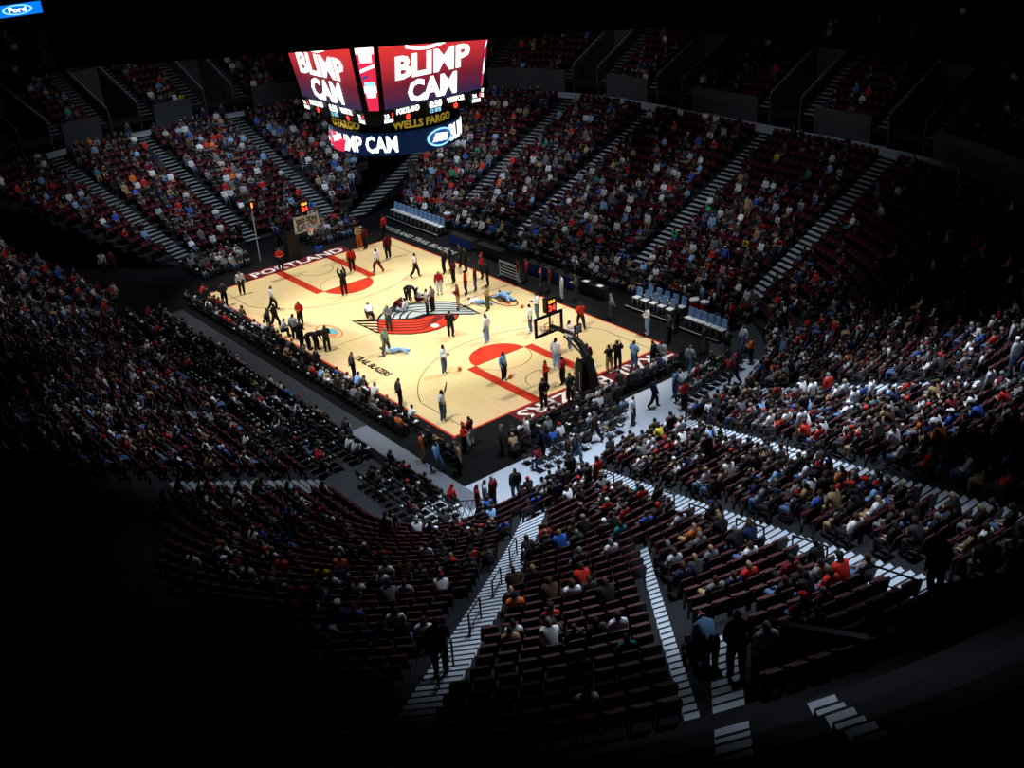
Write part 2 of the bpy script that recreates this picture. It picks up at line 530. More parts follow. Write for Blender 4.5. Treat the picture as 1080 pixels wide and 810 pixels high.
# --- aisle stairs
def stair_run(a, rows, lat, half, dlo, dhi):
    mb = MB(); STEP = M['step_dim' if a[:4] == 'left' or a in ('far_e', 'far_d') or a[:4] == 'side' else 'step_half_dim' if a[:3] == 'far' else 'step']
    for d, z in rows:
        if not (dlo <= d < dhi): continue
        rise = 0.44 if rows is UP else 0.37
        for k in (0, 1):
            da, db = d + k * RD / 2, d + (k + 1) * RD / 2
            zz = z + k * rise / 2
            P = []
            for s in (-half, half):
                for dd in (da, da + .07, db - .004, db):
                    P.append(along(a, t_of_d(a, dd, lat + s), lat + s))
            p = lambda i, z_: (*P[i], z_)
            zt, zb = zz + .012, zz - rise / 2 + .0
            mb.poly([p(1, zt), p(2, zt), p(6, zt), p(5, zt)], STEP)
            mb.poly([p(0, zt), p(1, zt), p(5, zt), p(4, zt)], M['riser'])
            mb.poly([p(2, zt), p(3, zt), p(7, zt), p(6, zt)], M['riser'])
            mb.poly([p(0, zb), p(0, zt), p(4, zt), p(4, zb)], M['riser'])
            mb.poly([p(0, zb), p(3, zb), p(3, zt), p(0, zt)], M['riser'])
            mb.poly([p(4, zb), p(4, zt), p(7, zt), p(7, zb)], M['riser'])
    if mb.f: struct(mb.build('floor_aisle_stairs'))
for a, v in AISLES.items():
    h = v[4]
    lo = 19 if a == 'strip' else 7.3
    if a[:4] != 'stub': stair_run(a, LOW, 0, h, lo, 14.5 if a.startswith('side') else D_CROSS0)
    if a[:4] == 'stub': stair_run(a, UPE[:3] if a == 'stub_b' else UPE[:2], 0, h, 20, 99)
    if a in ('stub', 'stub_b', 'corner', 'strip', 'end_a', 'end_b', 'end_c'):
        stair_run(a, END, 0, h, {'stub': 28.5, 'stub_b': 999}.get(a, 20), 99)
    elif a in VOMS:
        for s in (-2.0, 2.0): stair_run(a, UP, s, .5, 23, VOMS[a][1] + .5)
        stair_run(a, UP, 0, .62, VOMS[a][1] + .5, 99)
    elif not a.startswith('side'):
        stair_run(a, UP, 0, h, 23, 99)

# ------------------------------------------------------------------ court
def arc(cx, cy, r, a0, a1, n):
    return [(cx + r * math.cos(math.radians(a0 + (a1 - a0) * i / n)), cy + r * math.sin(math.radians(a0 + (a1 - a0) * i / n))) for i in range(n + 1)]
ct = MB()
def flat(pts, lay, m): ct.poly([(x, y, 0.012 + 0.004 * lay) for x, y in pts], M[m])
def stroke(pts, w, lay, m):
    for (x0, y0), (x1, y1) in zip(pts[:-1], pts[1:]):
        dx, dy = x1 - x0, y1 - y0; l = math.hypot(dx, dy) or 1; nx, ny = -dy / l * w / 2, dx / l * w / 2
        flat([(x0 + nx, y0 + ny), (x0 - nx, y0 - ny), (x1 - nx, y1 - ny), (x1 + nx, y1 + ny)], lay, m)
ct.box((0, 0, -.003), (2 * L + 4.6, 2 * W + 2.4, .022), M['court_black'])
flat([(-L - .12, -W - .12), (L + .12, -W - .12), (L + .12, W + .12), (-L - .12, W + .12)], 0, 'court_red')
flat([(-L, -W), (L, -W), (L, W), (-L, W)], 1, 'wood')
for s in (-1, 1):
    flat([(s * (L + .12), -4.3 if s < 0 else -4.2), (s * (L + 1.5), -4.3 if s < 0 else -4.2), (s * (L + 1.5), 4.0 if s < 0 else 7.3), (s * (L + .12), 4.0 if s < 0 else 7.3)][::s], 1, 'court_maroon')
    x = s * L; xf = s * (L - 5.8)
    for t in (-1, 1):
        flat([(x, t * 1.83), (x, t * 2.44), (xf, t * 2.44), (xf, t * 1.83)], 2, 'court_red')
        stroke([(x, t * 6.71), (x - s * 4.2, t * 6.71)], .05, 2, 'court_line')
    hx = s * (L - 1.575)
    a = math.degrees(math.asin(6.71 / 7.24))
    base = 180 if s > 0 else 0
    stroke(arc(hx, 0, 7.24, base - a, base + a, 48), .05, 2, 'court_line')
    flat(arc(xf, 0, 1.83, base - 90, base + 90, 32), 2, 'court_red')
    stroke(arc(xf, 0, 1.83, base + 90, base + 270, 14), .04, 2, 'court_line')
    stroke([(xf, -2.44), (xf, 2.44)], .05, 2, 'court_line')
    stroke(arc(hx, 0, 1.22, base - 90, base + 90, 24), .05, 2, 'court_line')
    for yy in (-W, W - .9):
        stroke([(s * (L - 8.53), yy), (s * (L - 8.53), yy + .9)], .05, 2, 'court_line')
stroke([(0, -W), (0, W)], .05, 2, 'court_line')
def px(pts): return [(at(u, v).x, at(u, v).y) for u, v in pts]
def z_(c): return [(365 + x / 7.2, 295 + y / 7.2) for x, y in c]
def floor_art(pts, lay, m):
    flat(px(z_(pts)), lay, m)
# centre emblem: red sweep below, grey sweep above, both with dark outlines
floor_art([(38, 314), (240, 300), (300, 305), (480, 300), (590, 268), (860, 264), (852, 285), (830, 315), (770, 350), (700, 382), (610, 405), (500, 418), (400, 418), (300, 416), (225, 406), (170, 378), (90, 340)], 3, 'court_black')
floor_art([(60, 318), (240, 310), (480, 306), (560, 292), (640, 272), (848, 270), (838, 292), (805, 325), (755, 352), (690, 378), (600, 399), (500, 411), (400, 411), (300, 408), (232, 400), (175, 372), (120, 345)], 4, 'court_red')
floor_art([(60, 318), (235, 312), (240, 400), (180, 372), (120, 345)], 5, 'wood')
for i, (x0, y0) in enumerate([(60, 318), (95, 336), (130, 354), (170, 374), (215, 396)]):
    floor_art([(x0 - 20, y0 - 4), (250, 312 + i * 21), (250, 323 + i * 21), (x0 + 30, y0 + 8)], 6, 'court_black')
for i in range(4):
    o = i * 20
    pts = [(240, 324 + o), (400, 330 + o), (520, 328 + o), (600 - o * .2, 316 + o), (660, 300 + o * .55), (700 + o * .9, 272 + o * .1)]
    stroke(px(z_(pts)), .11, 5, 'court_black')
floor_art([(235, 300), (258, 268), (300, 232), (350, 205), (420, 186), (520, 178), (650, 166), (770, 166), (850, 178), (940, 215), (1022, 260), (960, 268), (700, 266), (600, 270), (520, 300), (400, 306)], 4, 'court_black')
floor_art([(252, 300), (278, 270), (312, 242), (360, 216), (430, 196), (520, 186), (650, 176), (770, 174), (846, 186), (900, 212), (960, 240), (1000, 258), (700, 260), (590, 262), (505, 292), (400, 300)], 5, 'court_grey')
for i in range(4):
    x = 300 + i * 52
    pts = [(x, 303), (x + 14, 276 - i * 2), (x + 50, 248 - i * 2), (x + 110, 204 + i * 15), (x + 220, 190 + i * 17), (760, 188 + i * 17), (880 + i * 28, 198 + i * 16)]
    stroke(px(z_(pts)), .13, 6, 'court_black')
floor_art([(500, 304), (530, 284), (600, 266), (700, 262), (1022, 261), (700, 272), (620, 280), (560, 300)], 7, 'court_black')
flat(px([(365 + (675 + 32 * math.cos(t)) / 7.2, 295 + (353 + 15 * math.sin(t)) / 7.2) for t in [k * math.pi / 8 for k in range(16)]]), 7, 'court_white')
# team and sponsor lettering laid on the floor
def floor_text(s, cx, cy, ang, size, width, lay, m, bold=.03, spacing=1.0):
    V, F = text_mesh(s, size, bold, width, spacing); c_, s_ = math.cos(ang), math.sin(ang)
    ct.raw([(cx + v.x * c_ - v.y * s_, cy + v.x * s_ + v.y * c_, .012 + .004 * lay) for v in V], F, M[m])
floor_text('PORTLAND', -L - .80, -.1, math.pi / 2, 1.0, 7.5, 3, 'court_white', .02)
floor_text('TRAIL BLAZERS', L + .80, 1.6, -math.pi / 2, 1.05, 11.0, 3, 'court_white', .02)
floor_text('TRAIL BLAZERS', 4.1, -6.0, 0.0, .50, 3.6, 3, 'court_black', .02)
def small_logo(u, v, sx):
    c = at(u, v)
    stroke([(c.x + 1.25 * math.cos(t), c.y + .62 * math.sin(t)) for t in [k * math.pi / 12 for k in range(25)]], .13, 3, 'court_orange' if sx else 'court_line')
    flat([(c.x - .9, c.y - .1), (c.x - .1, c.y + .5), (c.x + .8, c.y + .3), (c.x + .1, c.y - .4)], 3, 'court_cyan' if sx else 'court_line')
    flat([(c.x + .2, c.y - .45), (c.x + 1.0, c.y - .2), (c.x + .7, c.y + .25)], 4, 'court_orange')
small_logo(347, 350, True)
small_logo(531, 317, False)
struct(ct.build('floor_basketball_court'))

# printed runner in front of the far bench
ap = MB(); ap.box((-12.5, 8.75, .012), (11.5, 1.1, .03), M['floor_dark'])
V, F = text_mesh('PORTLAND TRAIL BLAZERS', .55, .01, 9.5)
ap.raw([(-12.5 + v.x, 8.75 + v.y, .031) for v in V], F, M['court_grey'])
struct(ap.build('floor_sideline_runner'))

# ------------------------------------------------------------------ figures
def limb_pose(kind):
    J = {}
    def put(**k): J.update({a: Vector(b) for a, b in k.items()})
    if kind.startswith('sit') or kind in ('floor_sit',):
        lean = {'sit': -.06, 'sit_lean': .22, 'sit_back': -.16, 'sit_cheer': -.04, 'floor_sit': .05}[kind]
        zb = .50 if kind != 'floor_sit' else .13
        put(pelvis=(0, 0, zb), belly=(lean * .35, 0, zb + .2), chest=(lean * .8, 0, zb + .42), neck=(lean + .0, 0, zb + .56), head=(lean + .03, 0, zb + .68), crown=(lean + .03, 0, zb + .80))
        for s, n in ((1, 'l'), (-1, 'r')):
            if kind == 'floor_sit':
                put(**{'hip' + n: (.04, s * .1, .12), 'knee' + n: (.44, s * .2, .22 if s > 0 else .1), 'ankle' + n: (.82, s * .16, .09), 'toe' + n: (.90, s * .18, .2)})
            else:
                put(**{'hip' + n: (.02, s * .1, zb - .02), 'knee' + n: (.40, s * .13, zb), 'ankle' + n: (.40, s * .13, .09), 'toe' + n: (.56, s * .14, .035)})
            sh = Vector((lean, s * .18, zb + .48)); put(**{'sh' + n: sh})
            if kind == 'sit_cheer': put(**{'el' + n: sh + Vector((.14, s * .1, .12)), 'wr' + n: sh + Vector((.2, s * .02, .40))})
            elif kind == 'sit_lean': put(**{'el' + n: (.26, s * .22, zb + .20), 'wr' + n: (.42, s * .06, zb + .22)})
            elif kind == 'sit_back' : put(**{'el' + n: (lean + .1, s * .24, zb + .22), 'wr' + n: (.12, -s * .05, zb + .26 + .03 * s)})
            else: put(**{'el' + n: (lean + .06, s * .24, zb + .21), 'wr' + n: (.22, s * .12, zb + .12)})
        return J
    if kind == 'lie':
        put(pelvis=(0, 0, .13), belly=(-.2, 0, .13), chest=(-.42, 0, .15), neck=(-.57, 0, .18), head=(-.69, 0, .22), crown=(-.80, 0, .25))
        for s, n in ((1, 'l'), (-1, 'r')):
            put(**{'hip' + n: (.04, s * .1, .12), 'knee' + n: (.46, s * .16, .12 if s > 0 else .34), 'ankle' + n: (.88, s * .2, .08), 'toe' + n: (.96, s * .24, .16),
                   'sh' + n: (-.48, s * .18, .15), 'el' + n: (-.4, s * .44, .1), 'wr' + n: (-.56, s * .66, .07)})
        return J
    if kind == 'crouch':
        put(pelvis=(-.1, 0, .42), belly=(.05, 0, .56), chest=(.24, 0, .70), neck=(.36, 0, .80), head=(.44, 0, .88), crown=(.50, 0, .98))
        for s, n in ((1, 'l'), (-1, 'r')):
            put(**{'hip' + n: (-.08, s * .1, .40), 'knee' + n: (.28 if s > 0 else .12, s * .2, .46 if s > 0 else .10), 'ankle' + n: (.1 if s > 0 else -.30, s * .16, .09), 'toe' + n: (.26 if s > 0 else -.22, s * .18, .035),
                   'sh' + n: (.3, s * .18, .74), 'el' + n: (.44, s * .24, .48), 'wr' + n: (.54, s * .16, .24)})
        return J
    b = kind == 'bend'
    if b: put(pelvis=(-.12, 0, .92), belly=(.06, 0, 1.06), chest=(.28, 0, 1.10), neck=(.42, 0, 1.08), head=(.52, 0, 1.06), crown=(.62, 0, 1.02))
    else: put(pelvis=(0, 0, .95), belly=(.01, 0, 1.15), chest=(0, 0, 1.37), neck=(0, 0, 1.51), head=(.02, 0, 1.63), crown=(.02, 0, 1.75))
    for s, n in ((1, 'l'), (-1, 'r')):
        x = J['pelvis'].x
        st = {'walk': .24, 'run': .42, 'wide': 0}.get(kind, .0) * s
        wd = .12 if kind != 'wide' else .34
        put(**{'hip' + n: (x, s * .1, .91), 'knee' + n: (x * .4 + .03 + st * .7, s * (.1 + wd) / 2 + s * .02, .49), 'ankle' + n: (-.03 + st - (.12 if st < 0 else 0), s * wd, .09 + (.08 if st < 0 else 0)), 'toe' + n: (.13 + st - (.12 if st < 0 else 0), s * (wd + .03), .035 + (.02 if st < 0 else 0))})
        sh = Vector((J['neck'].x - .02, s * .19, J['neck'].z - .08)); put(**{'sh' + n: sh})
        if kind == 'shoot': put(**{'el' + n: sh + Vector((.2, s * .06, .14)), 'wr' + n: sh + Vector((.22, -s * .04, .40))})
        elif kind == 'reach': put(**({'el' + n: sh + Vector((.14, .05, .22)), 'wr' + n: sh + Vector((.22, .03, .48))} if s > 0 else {'el' + n: sh + Vector((.06, -.12, -.26)), 'wr' + n: sh + Vector((.28, -.1, -.30))}))
        elif kind == 'hold': put(**{'el' + n: sh + Vector((.05, s * .08, -.28)), 'wr' + n: sh + Vector((.28, -s * .08, -.24))})
        elif kind == 'folded': put(**{'el' + n: sh + Vector((.06, s * .07, -.28)), 'wr' + n: sh + Vector((.20, -s * .26, -.20 + .03 * s))})
        elif kind == 'back': put(**{'el' + n: sh + Vector((-.08, s * .10, -.27)), 'wr' + n: sh + Vector((-.16, -s * .14, -.46))})
        elif kind == 'hips': put(**{'el' + n: sh + Vector((-.05, s * .22, -.25)), 'wr' + n: sh + Vector((.06, s * .0, -.42))})
        elif kind == 'camera': put(**({'el' + n: sh + Vector((.14, -.1, -.20)), 'wr' + n: sh + Vector((.26, -.02, .08))} if s < 0 else {'el' + n: sh + Vector((.12, .06, -.22)), 'wr' + n: sh + Vector((.30, -.12, .02))}))
        elif b: put(**{'el' + n: sh + Vector((.06, s * .04, -.28)), 'wr' + n: sh + Vector((.12, 0, -.52))})
        elif kind == 'run': put(**{'el' + n: sh + Vector((-.2 * s, s * .08, -.2)), 'wr' + n: sh + Vector((-.2 * s + .22, s * .04, -.18))})
        elif kind == 'walk': put(**{'el' + n: sh + Vector((-.1 * s, s * .06, -.27)), 'wr' + n: sh + Vector((-.1 * s + .08, s * .07, -.50))})
        else: put(**{'el' + n: sh + Vector((-.02, s * .07, -.28)), 'wr' + n: sh + Vector((.05, s * .08, -.53))})
    return J

PROTO = {}
def figure(kind, fine=True):
    key = (kind, fine)
    if key in PROTO: return PROTO[key]
    J = limb_pose(kind)
    V, E, R_, Z = [], [], [], []
    def add(p, r, parent=None, z='torso'):
        V.append(p); R_.append(r); Z.append(z)
        if parent is not None: E.append((parent, len(V) - 1))
        return len(V) - 1
    pe = add(J['pelvis'], (.155, .115), None, 'leg')
    be = add(J['belly'], (.145, .11), pe); ch = add(J['chest'], (.165, .115), be)
    nk = add(J['neck'], (.058, .058), ch, 'skin')
    hd = add(J['head'], (.098, .088), nk, 'head'); cr = add(J['crown'], (.078, .072), hd, 'head')
    up = (J['crown'] - J['neck']).normalized()
    fwd = Vector((1, 0, 0)) if abs(up.x) < .8 else Vector((0, 0, -1 if kind == 'bend' else 1))
    if fine:
        add(J['head'] + fwd * .112 + up * -.01, (.017, .017), hd, 'skin')
    for n, s in (('l', 1), ('r', -1)):
        hp = add(J['hip' + n], (.105, .105), pe, 'leg'); kn = add(J['knee' + n], (.070, .070), hp, 'leg')
        if fine:
            mid = J['knee' + n].lerp(J['ankle' + n], .35); kn = add(mid, (.062, .062), kn, 'leg')
        an = add(J['ankle' + n], (.042, .042), kn, 'foot'); add(J['toe' + n], (.042, .034), an, 'foot')
        sh = add(J['sh' + n], (.068, .068), ch); el = add(J['el' + n], (.046, .046), sh, 'arm')
        wr = add(J['wr' + n], (.030, .030), el, 'hand')
        d = (J['wr' + n] - J['el' + n]).normalized()
        side = d.cross(Vector((1, 0, 0)) if abs(d.x) < .8 else Vector((0, 0, 1))).normalized()
        nrm = d.cross(side)
        if fine:
            pm = add(J['wr' + n] + d * .055, (.038, .022), wr, 'hand')
            for k, ln in ((-1.5, .062), (-.5, .076), (.5, .080), (1.5, .070)):
                b0 = add(J['wr' + n] + d * .095 + side * k * .021, (.0095, .0095), pm, 'hand')
                b1 = add(J['wr' + n] + d * (.095 + ln * .55) + side * k * .023 + nrm * .008, (.009, .009), b0, 'hand')
                add(J['wr' + n] + d * (.092 + ln * .92) + side * k * .023 + nrm * .03, (.008, .008), b1, 'hand')
            t0 = add(J['wr' + n] + d * .05 + side * .045 * s, (.011, .011), pm, 'hand')
            add(J['wr' + n] + d * .09 + side * .065 * s + nrm * .012, (.009, .009), t0, 'hand')
        else:
            add(J['wr' + n] + d * .13, (.03, .02), wr, 'hand')
    me = bpy.data.meshes.new('fig'); me.from_pydata(V, E, [])
    o = bpy.data.objects.new('fig', me); COL.objects.link(o)
    md = o.modifiers.new('s', 'SKIN'); md.use_smooth_shade = True
    for i, r in enumerate(R_): me.skin_vertices[0].data[i].radius = r if fine else (r[0] * 1.2, r[1] * 1.2)
    me.skin_vertices[0].data[0].use_root = True
    sb = o.modifiers.new('u', 'SUBSURF'); sb.levels = 1
    bpy.context.view_layer.update()
    em = bpy.data.meshes.new_from_object(o.evaluated_get(bpy.context.evaluated_depsgraph_get()))
    bpy.data.objects.remove(o); bpy.data.meshes.remove(me)
    vs = np.array([v.co[:] for v in em.vertices]); fs = [tuple(p.vertices) for p in em.polygons]
    if fine:
        # ears
        for s in (-1, 1):
            c = J['head'] + Vector((0, s * .092, 0)); n0 = len(vs)
            e = [c + up * .03, c + fwd * .016, c - up * .03, c - fwd * .02, c + Vector((0, s * .02, 0))]
            vs = np.vstack([vs, [list(q) for q in e]]); fs += [(n0, n0 + 1, n0 + 4), (n0 + 1, n0 + 2, n0 + 4), (n0 + 2, n0 + 3, n0 + 4), (n0 + 3, n0, n0 + 4)]
    A = np.array([V[a][:] for a, b in E]); B = np.array([V[b][:] for a, b in E])
    zone = []
    for p in vs:
        ab = B - A; t = np.clip(((p - A) * ab).sum(1) / np.maximum((ab * ab).sum(1), 1e-9), 0, 1)
        q = A + ab * t[:, None]; rr = np.array([max(R_[a][0], R_[b][0]) for a, b in E])
        i = int(np.argmin(np.linalg.norm(p - q, axis=1) / rr ** .5)); a, b = E[i]; za, zb = Z[a], Z[b]
        if zb == 'leg' and za == 'leg': z = 'leg' if a != pe or t[i] > .12 else 'leg'
        elif zb == 'torso' and za == 'leg': z = 'leg' if t[i] < .25 else 'torso'
        elif zb == 'foot' and za == 'leg': z = 'foot' if t[i] > .86 else 'leg'
        elif zb == 'foot': z = 'foot'
        elif zb == 'hand' and za == 'arm': z = 'hand' if t[i] > .8 else 'fore'
        elif zb == 'hand': z = 'hand'
        elif zb == 'arm': z = 'torso' if t[i] < .8 else 'fore'
        elif zb == 'skin' and za == 'torso': z = 'torso' if t[i] < .86 else 'skin'
        elif zb == 'head' or za == 'head':
            rel = Vector(p) - J['head']
            z = 'hair' if (rel.dot(up) > .085 or (rel.dot(fwd) < .015 and rel.dot(up) > -.03)) and zb == 'head' else 'face'
        else: z = zb
        zone.append(z)
    zone = np.array(zone)
    if em.vertices: em.update()
    nv = np.zeros_like(vs)
    tmp = bpy.data.meshes.new('person_body'); tmp.from_pydata([tuple(p) for p in vs], [], fs)
    for p in tmp.polygons: p.use_smooth = True
    tmp.update(); nrm = np.array([v.normal[:] for v in tmp.vertices])
    bpy.data.meshes.remove(em)
    res = dict(J=J, vs=vs, fs=fs, zone=zone, nrm=nrm, body=tmp, parts={})
    if fine:
        tmp.materials.append(M['skin_light'])
        def part(name, zones, push, side=0):
            fsel = [f for f in fs if sum(zone[i] in zones for i in f) * 2 >= len(f) and (not side or sum(vs[i][1] for i in f) * side > 0)]
            idx = sorted({i for f in fsel for i in f}); mp = {j: k for k, j in enumerate(idx)}
            m_ = bpy.data.meshes.new(name)
            m_.from_pydata([tuple(vs[i] + nrm[i] * push) for i in idx], [], [tuple(mp[i] for i in f) for f in fsel])
            for p in m_.polygons: p.use_smooth = True
            m_.materials.append(M['white'])
            res['parts'][name + ('_other' if side < 0 else '')] = m_
        part('jacket', ('torso', 'fore'), .030); part('shirt', ('torso',), .014)
        part('trousers', ('leg',), .030); part('shoe', ('foot',), .012, 1); part('shoe', ('foot',), .012, -1); part('hair', ('hair',), .012)
        c = MB()   # knitted red hat with white trim and bobble
        hb = J['head'] + up * .055
        side = up.cross(fwd).normalized()
        rings = [(0, .112), (.035, .116), (.07, .104), (.12, .082), (.18, .045), (.22, .012)]
        n = 10; VV = []
        for h_, r in rings:
            VV += [hb + up * h_ + (fwd * math.cos(t) + side * math.sin(t)) * r - fwd * max(0, h_ - .08) * .6 for t in [k * 2 * math.pi / n for k in range(n)]]
        FF = [(i * n + k, i * n + (k + 1) % n, (i + 1) * n + (k + 1) % n, (i + 1) * n + k) for i in range(len(rings) - 1) for k in range(n)]
        c.raw(VV, FF[n:] + [tuple((len(rings) - 1) * n + k for k in range(n))], mats('red')); c.raw(VV, FF[:n], mats('white'))
        top = hb + up * .225 - fwd * .09
        c.raw([top + Vector(q) * .032 for q in ((1, 0, 0), (0, 1, 0), (-1, 0, 0), (0, -1, 0), (0, 0, 1), (0, 0, -1))],
              [(0, 1, 4), (1, 2, 4), (2, 3, 4), (3, 0, 4), (1, 0, 5), (2, 1, 5), (3, 2, 5), (0, 3, 5)], mats('white'))
        res['parts']['santa_hat'] = c.mesh('santa_hat')
        c = MB()   # peaked cap
        rings = [(0, .108), (.04, .106), (.08, .08), (.105, .03)]
        VV = []
        for h_, r in rings: VV += [hb + up * h_ + (fwd * math.cos(t) + side * math.sin(t)) * r for t in [k * 2 * math.pi / n for k in range(n)]]
        FF = [(i * n + k, i * n + (k + 1) % n, (i + 1) * n + (k + 1) % n, (i + 1) * n + k) for i in range(len(rings) - 1) for k in range(n)]
        VV += [hb + fwd * .09 + side * .08 + up * .01, hb + fwd * .19 + side * .05, hb + fwd * .19 - side * .05, hb + fwd * .09 - side * .08 + up * .01]
        c.raw(VV, FF + [tuple(30 + k for k in range(n)), (40, 41, 42, 43)], M['white'])
        res['parts']['cap'] = c.mesh('cap')
    PROTO[key] = res
    return res

CLOTH = {'black': (.012, .012, .014), 'charcoal': (.035, .037, .042), 'grey': (.16, .17, .19), 'white': (.72, .75, .80), 'red': (.50, .025, .02), 'maroon': (.13, .01, .018),
         'blue': (.03, .10, .45), 'light blue': (.22, .42, .72), 'navy': (.012, .02, .07), 'tan': (.34, .23, .12), 'olive': (.07, .08, .04), 'green': (.03, .34, .14),
         'orange': (.62, .15, .03), 'pale grey': (.42, .46, .52), 'brown': (.055, .03, .018), 'yellow': (.6, .5, .05), 'denim': (.07, .13, .26), 'pink': (.55, .22, .30),
         'blond': (.24, .18, .10), 'bald': (.40, .25, .18), 'teal': (.02, .20, .24), 'sage': (.20, .27, .20)}
_cm = {}
def mats(c):
    if c not in _cm: _cm[c] = mat('cloth_' + c.replace(' ', '_'), CLOTH[c], .8, .12, 14, spec=.15)
    return _cm[c]

def dress(o, fig, top, bottom, hair, skin, hat=None, long=True, shoes='black'):
    def child(name, key, m):
        c = bpy.data.objects.new(name, fig['parts'][key]); COL.objects.link(c); c.parent = o
        if m:
            c.material_slots[0].link = 'OBJECT'; c.material_slots[0].material = m
        return c
    o.material_slots[0].link = 'OBJECT'; o.material_slots[0].material = M[skin]
    child('jacket' if long else 'shirt', 'jacket' if long else 'shirt', mats(top))
    child('trousers', 'trousers', mats(bottom)); child('shoe', 'shoe', mats(shoes)); child('shoe', 'shoe_other', mats(shoes))
    if hair != 'bald': child('hair', 'hair', mats(hair))
    if hat == 'santa': child('santa_hat', 'santa_hat', None)
    elif hat: child('cap', 'cap', mats(hat))

def person(loc, ang, pose, top, bottom, hair='brown', skin='skin_light', h=1.8, label=None, group=None, hat=None, long=True, shoes='black', cat='person'):
    fig = figure(pose)
    o = bpy.data.objects.new('person', fig['body']); COL.objects.link(o)
    o.location = loc; o.rotation_euler = (0, 0, math.radians(ang)); s = h / 1.84; o.scale = (s, s, s)
    dress(o, fig, top, bottom, hair, skin, hat, long, shoes)
    return tag(o, label, cat, group)

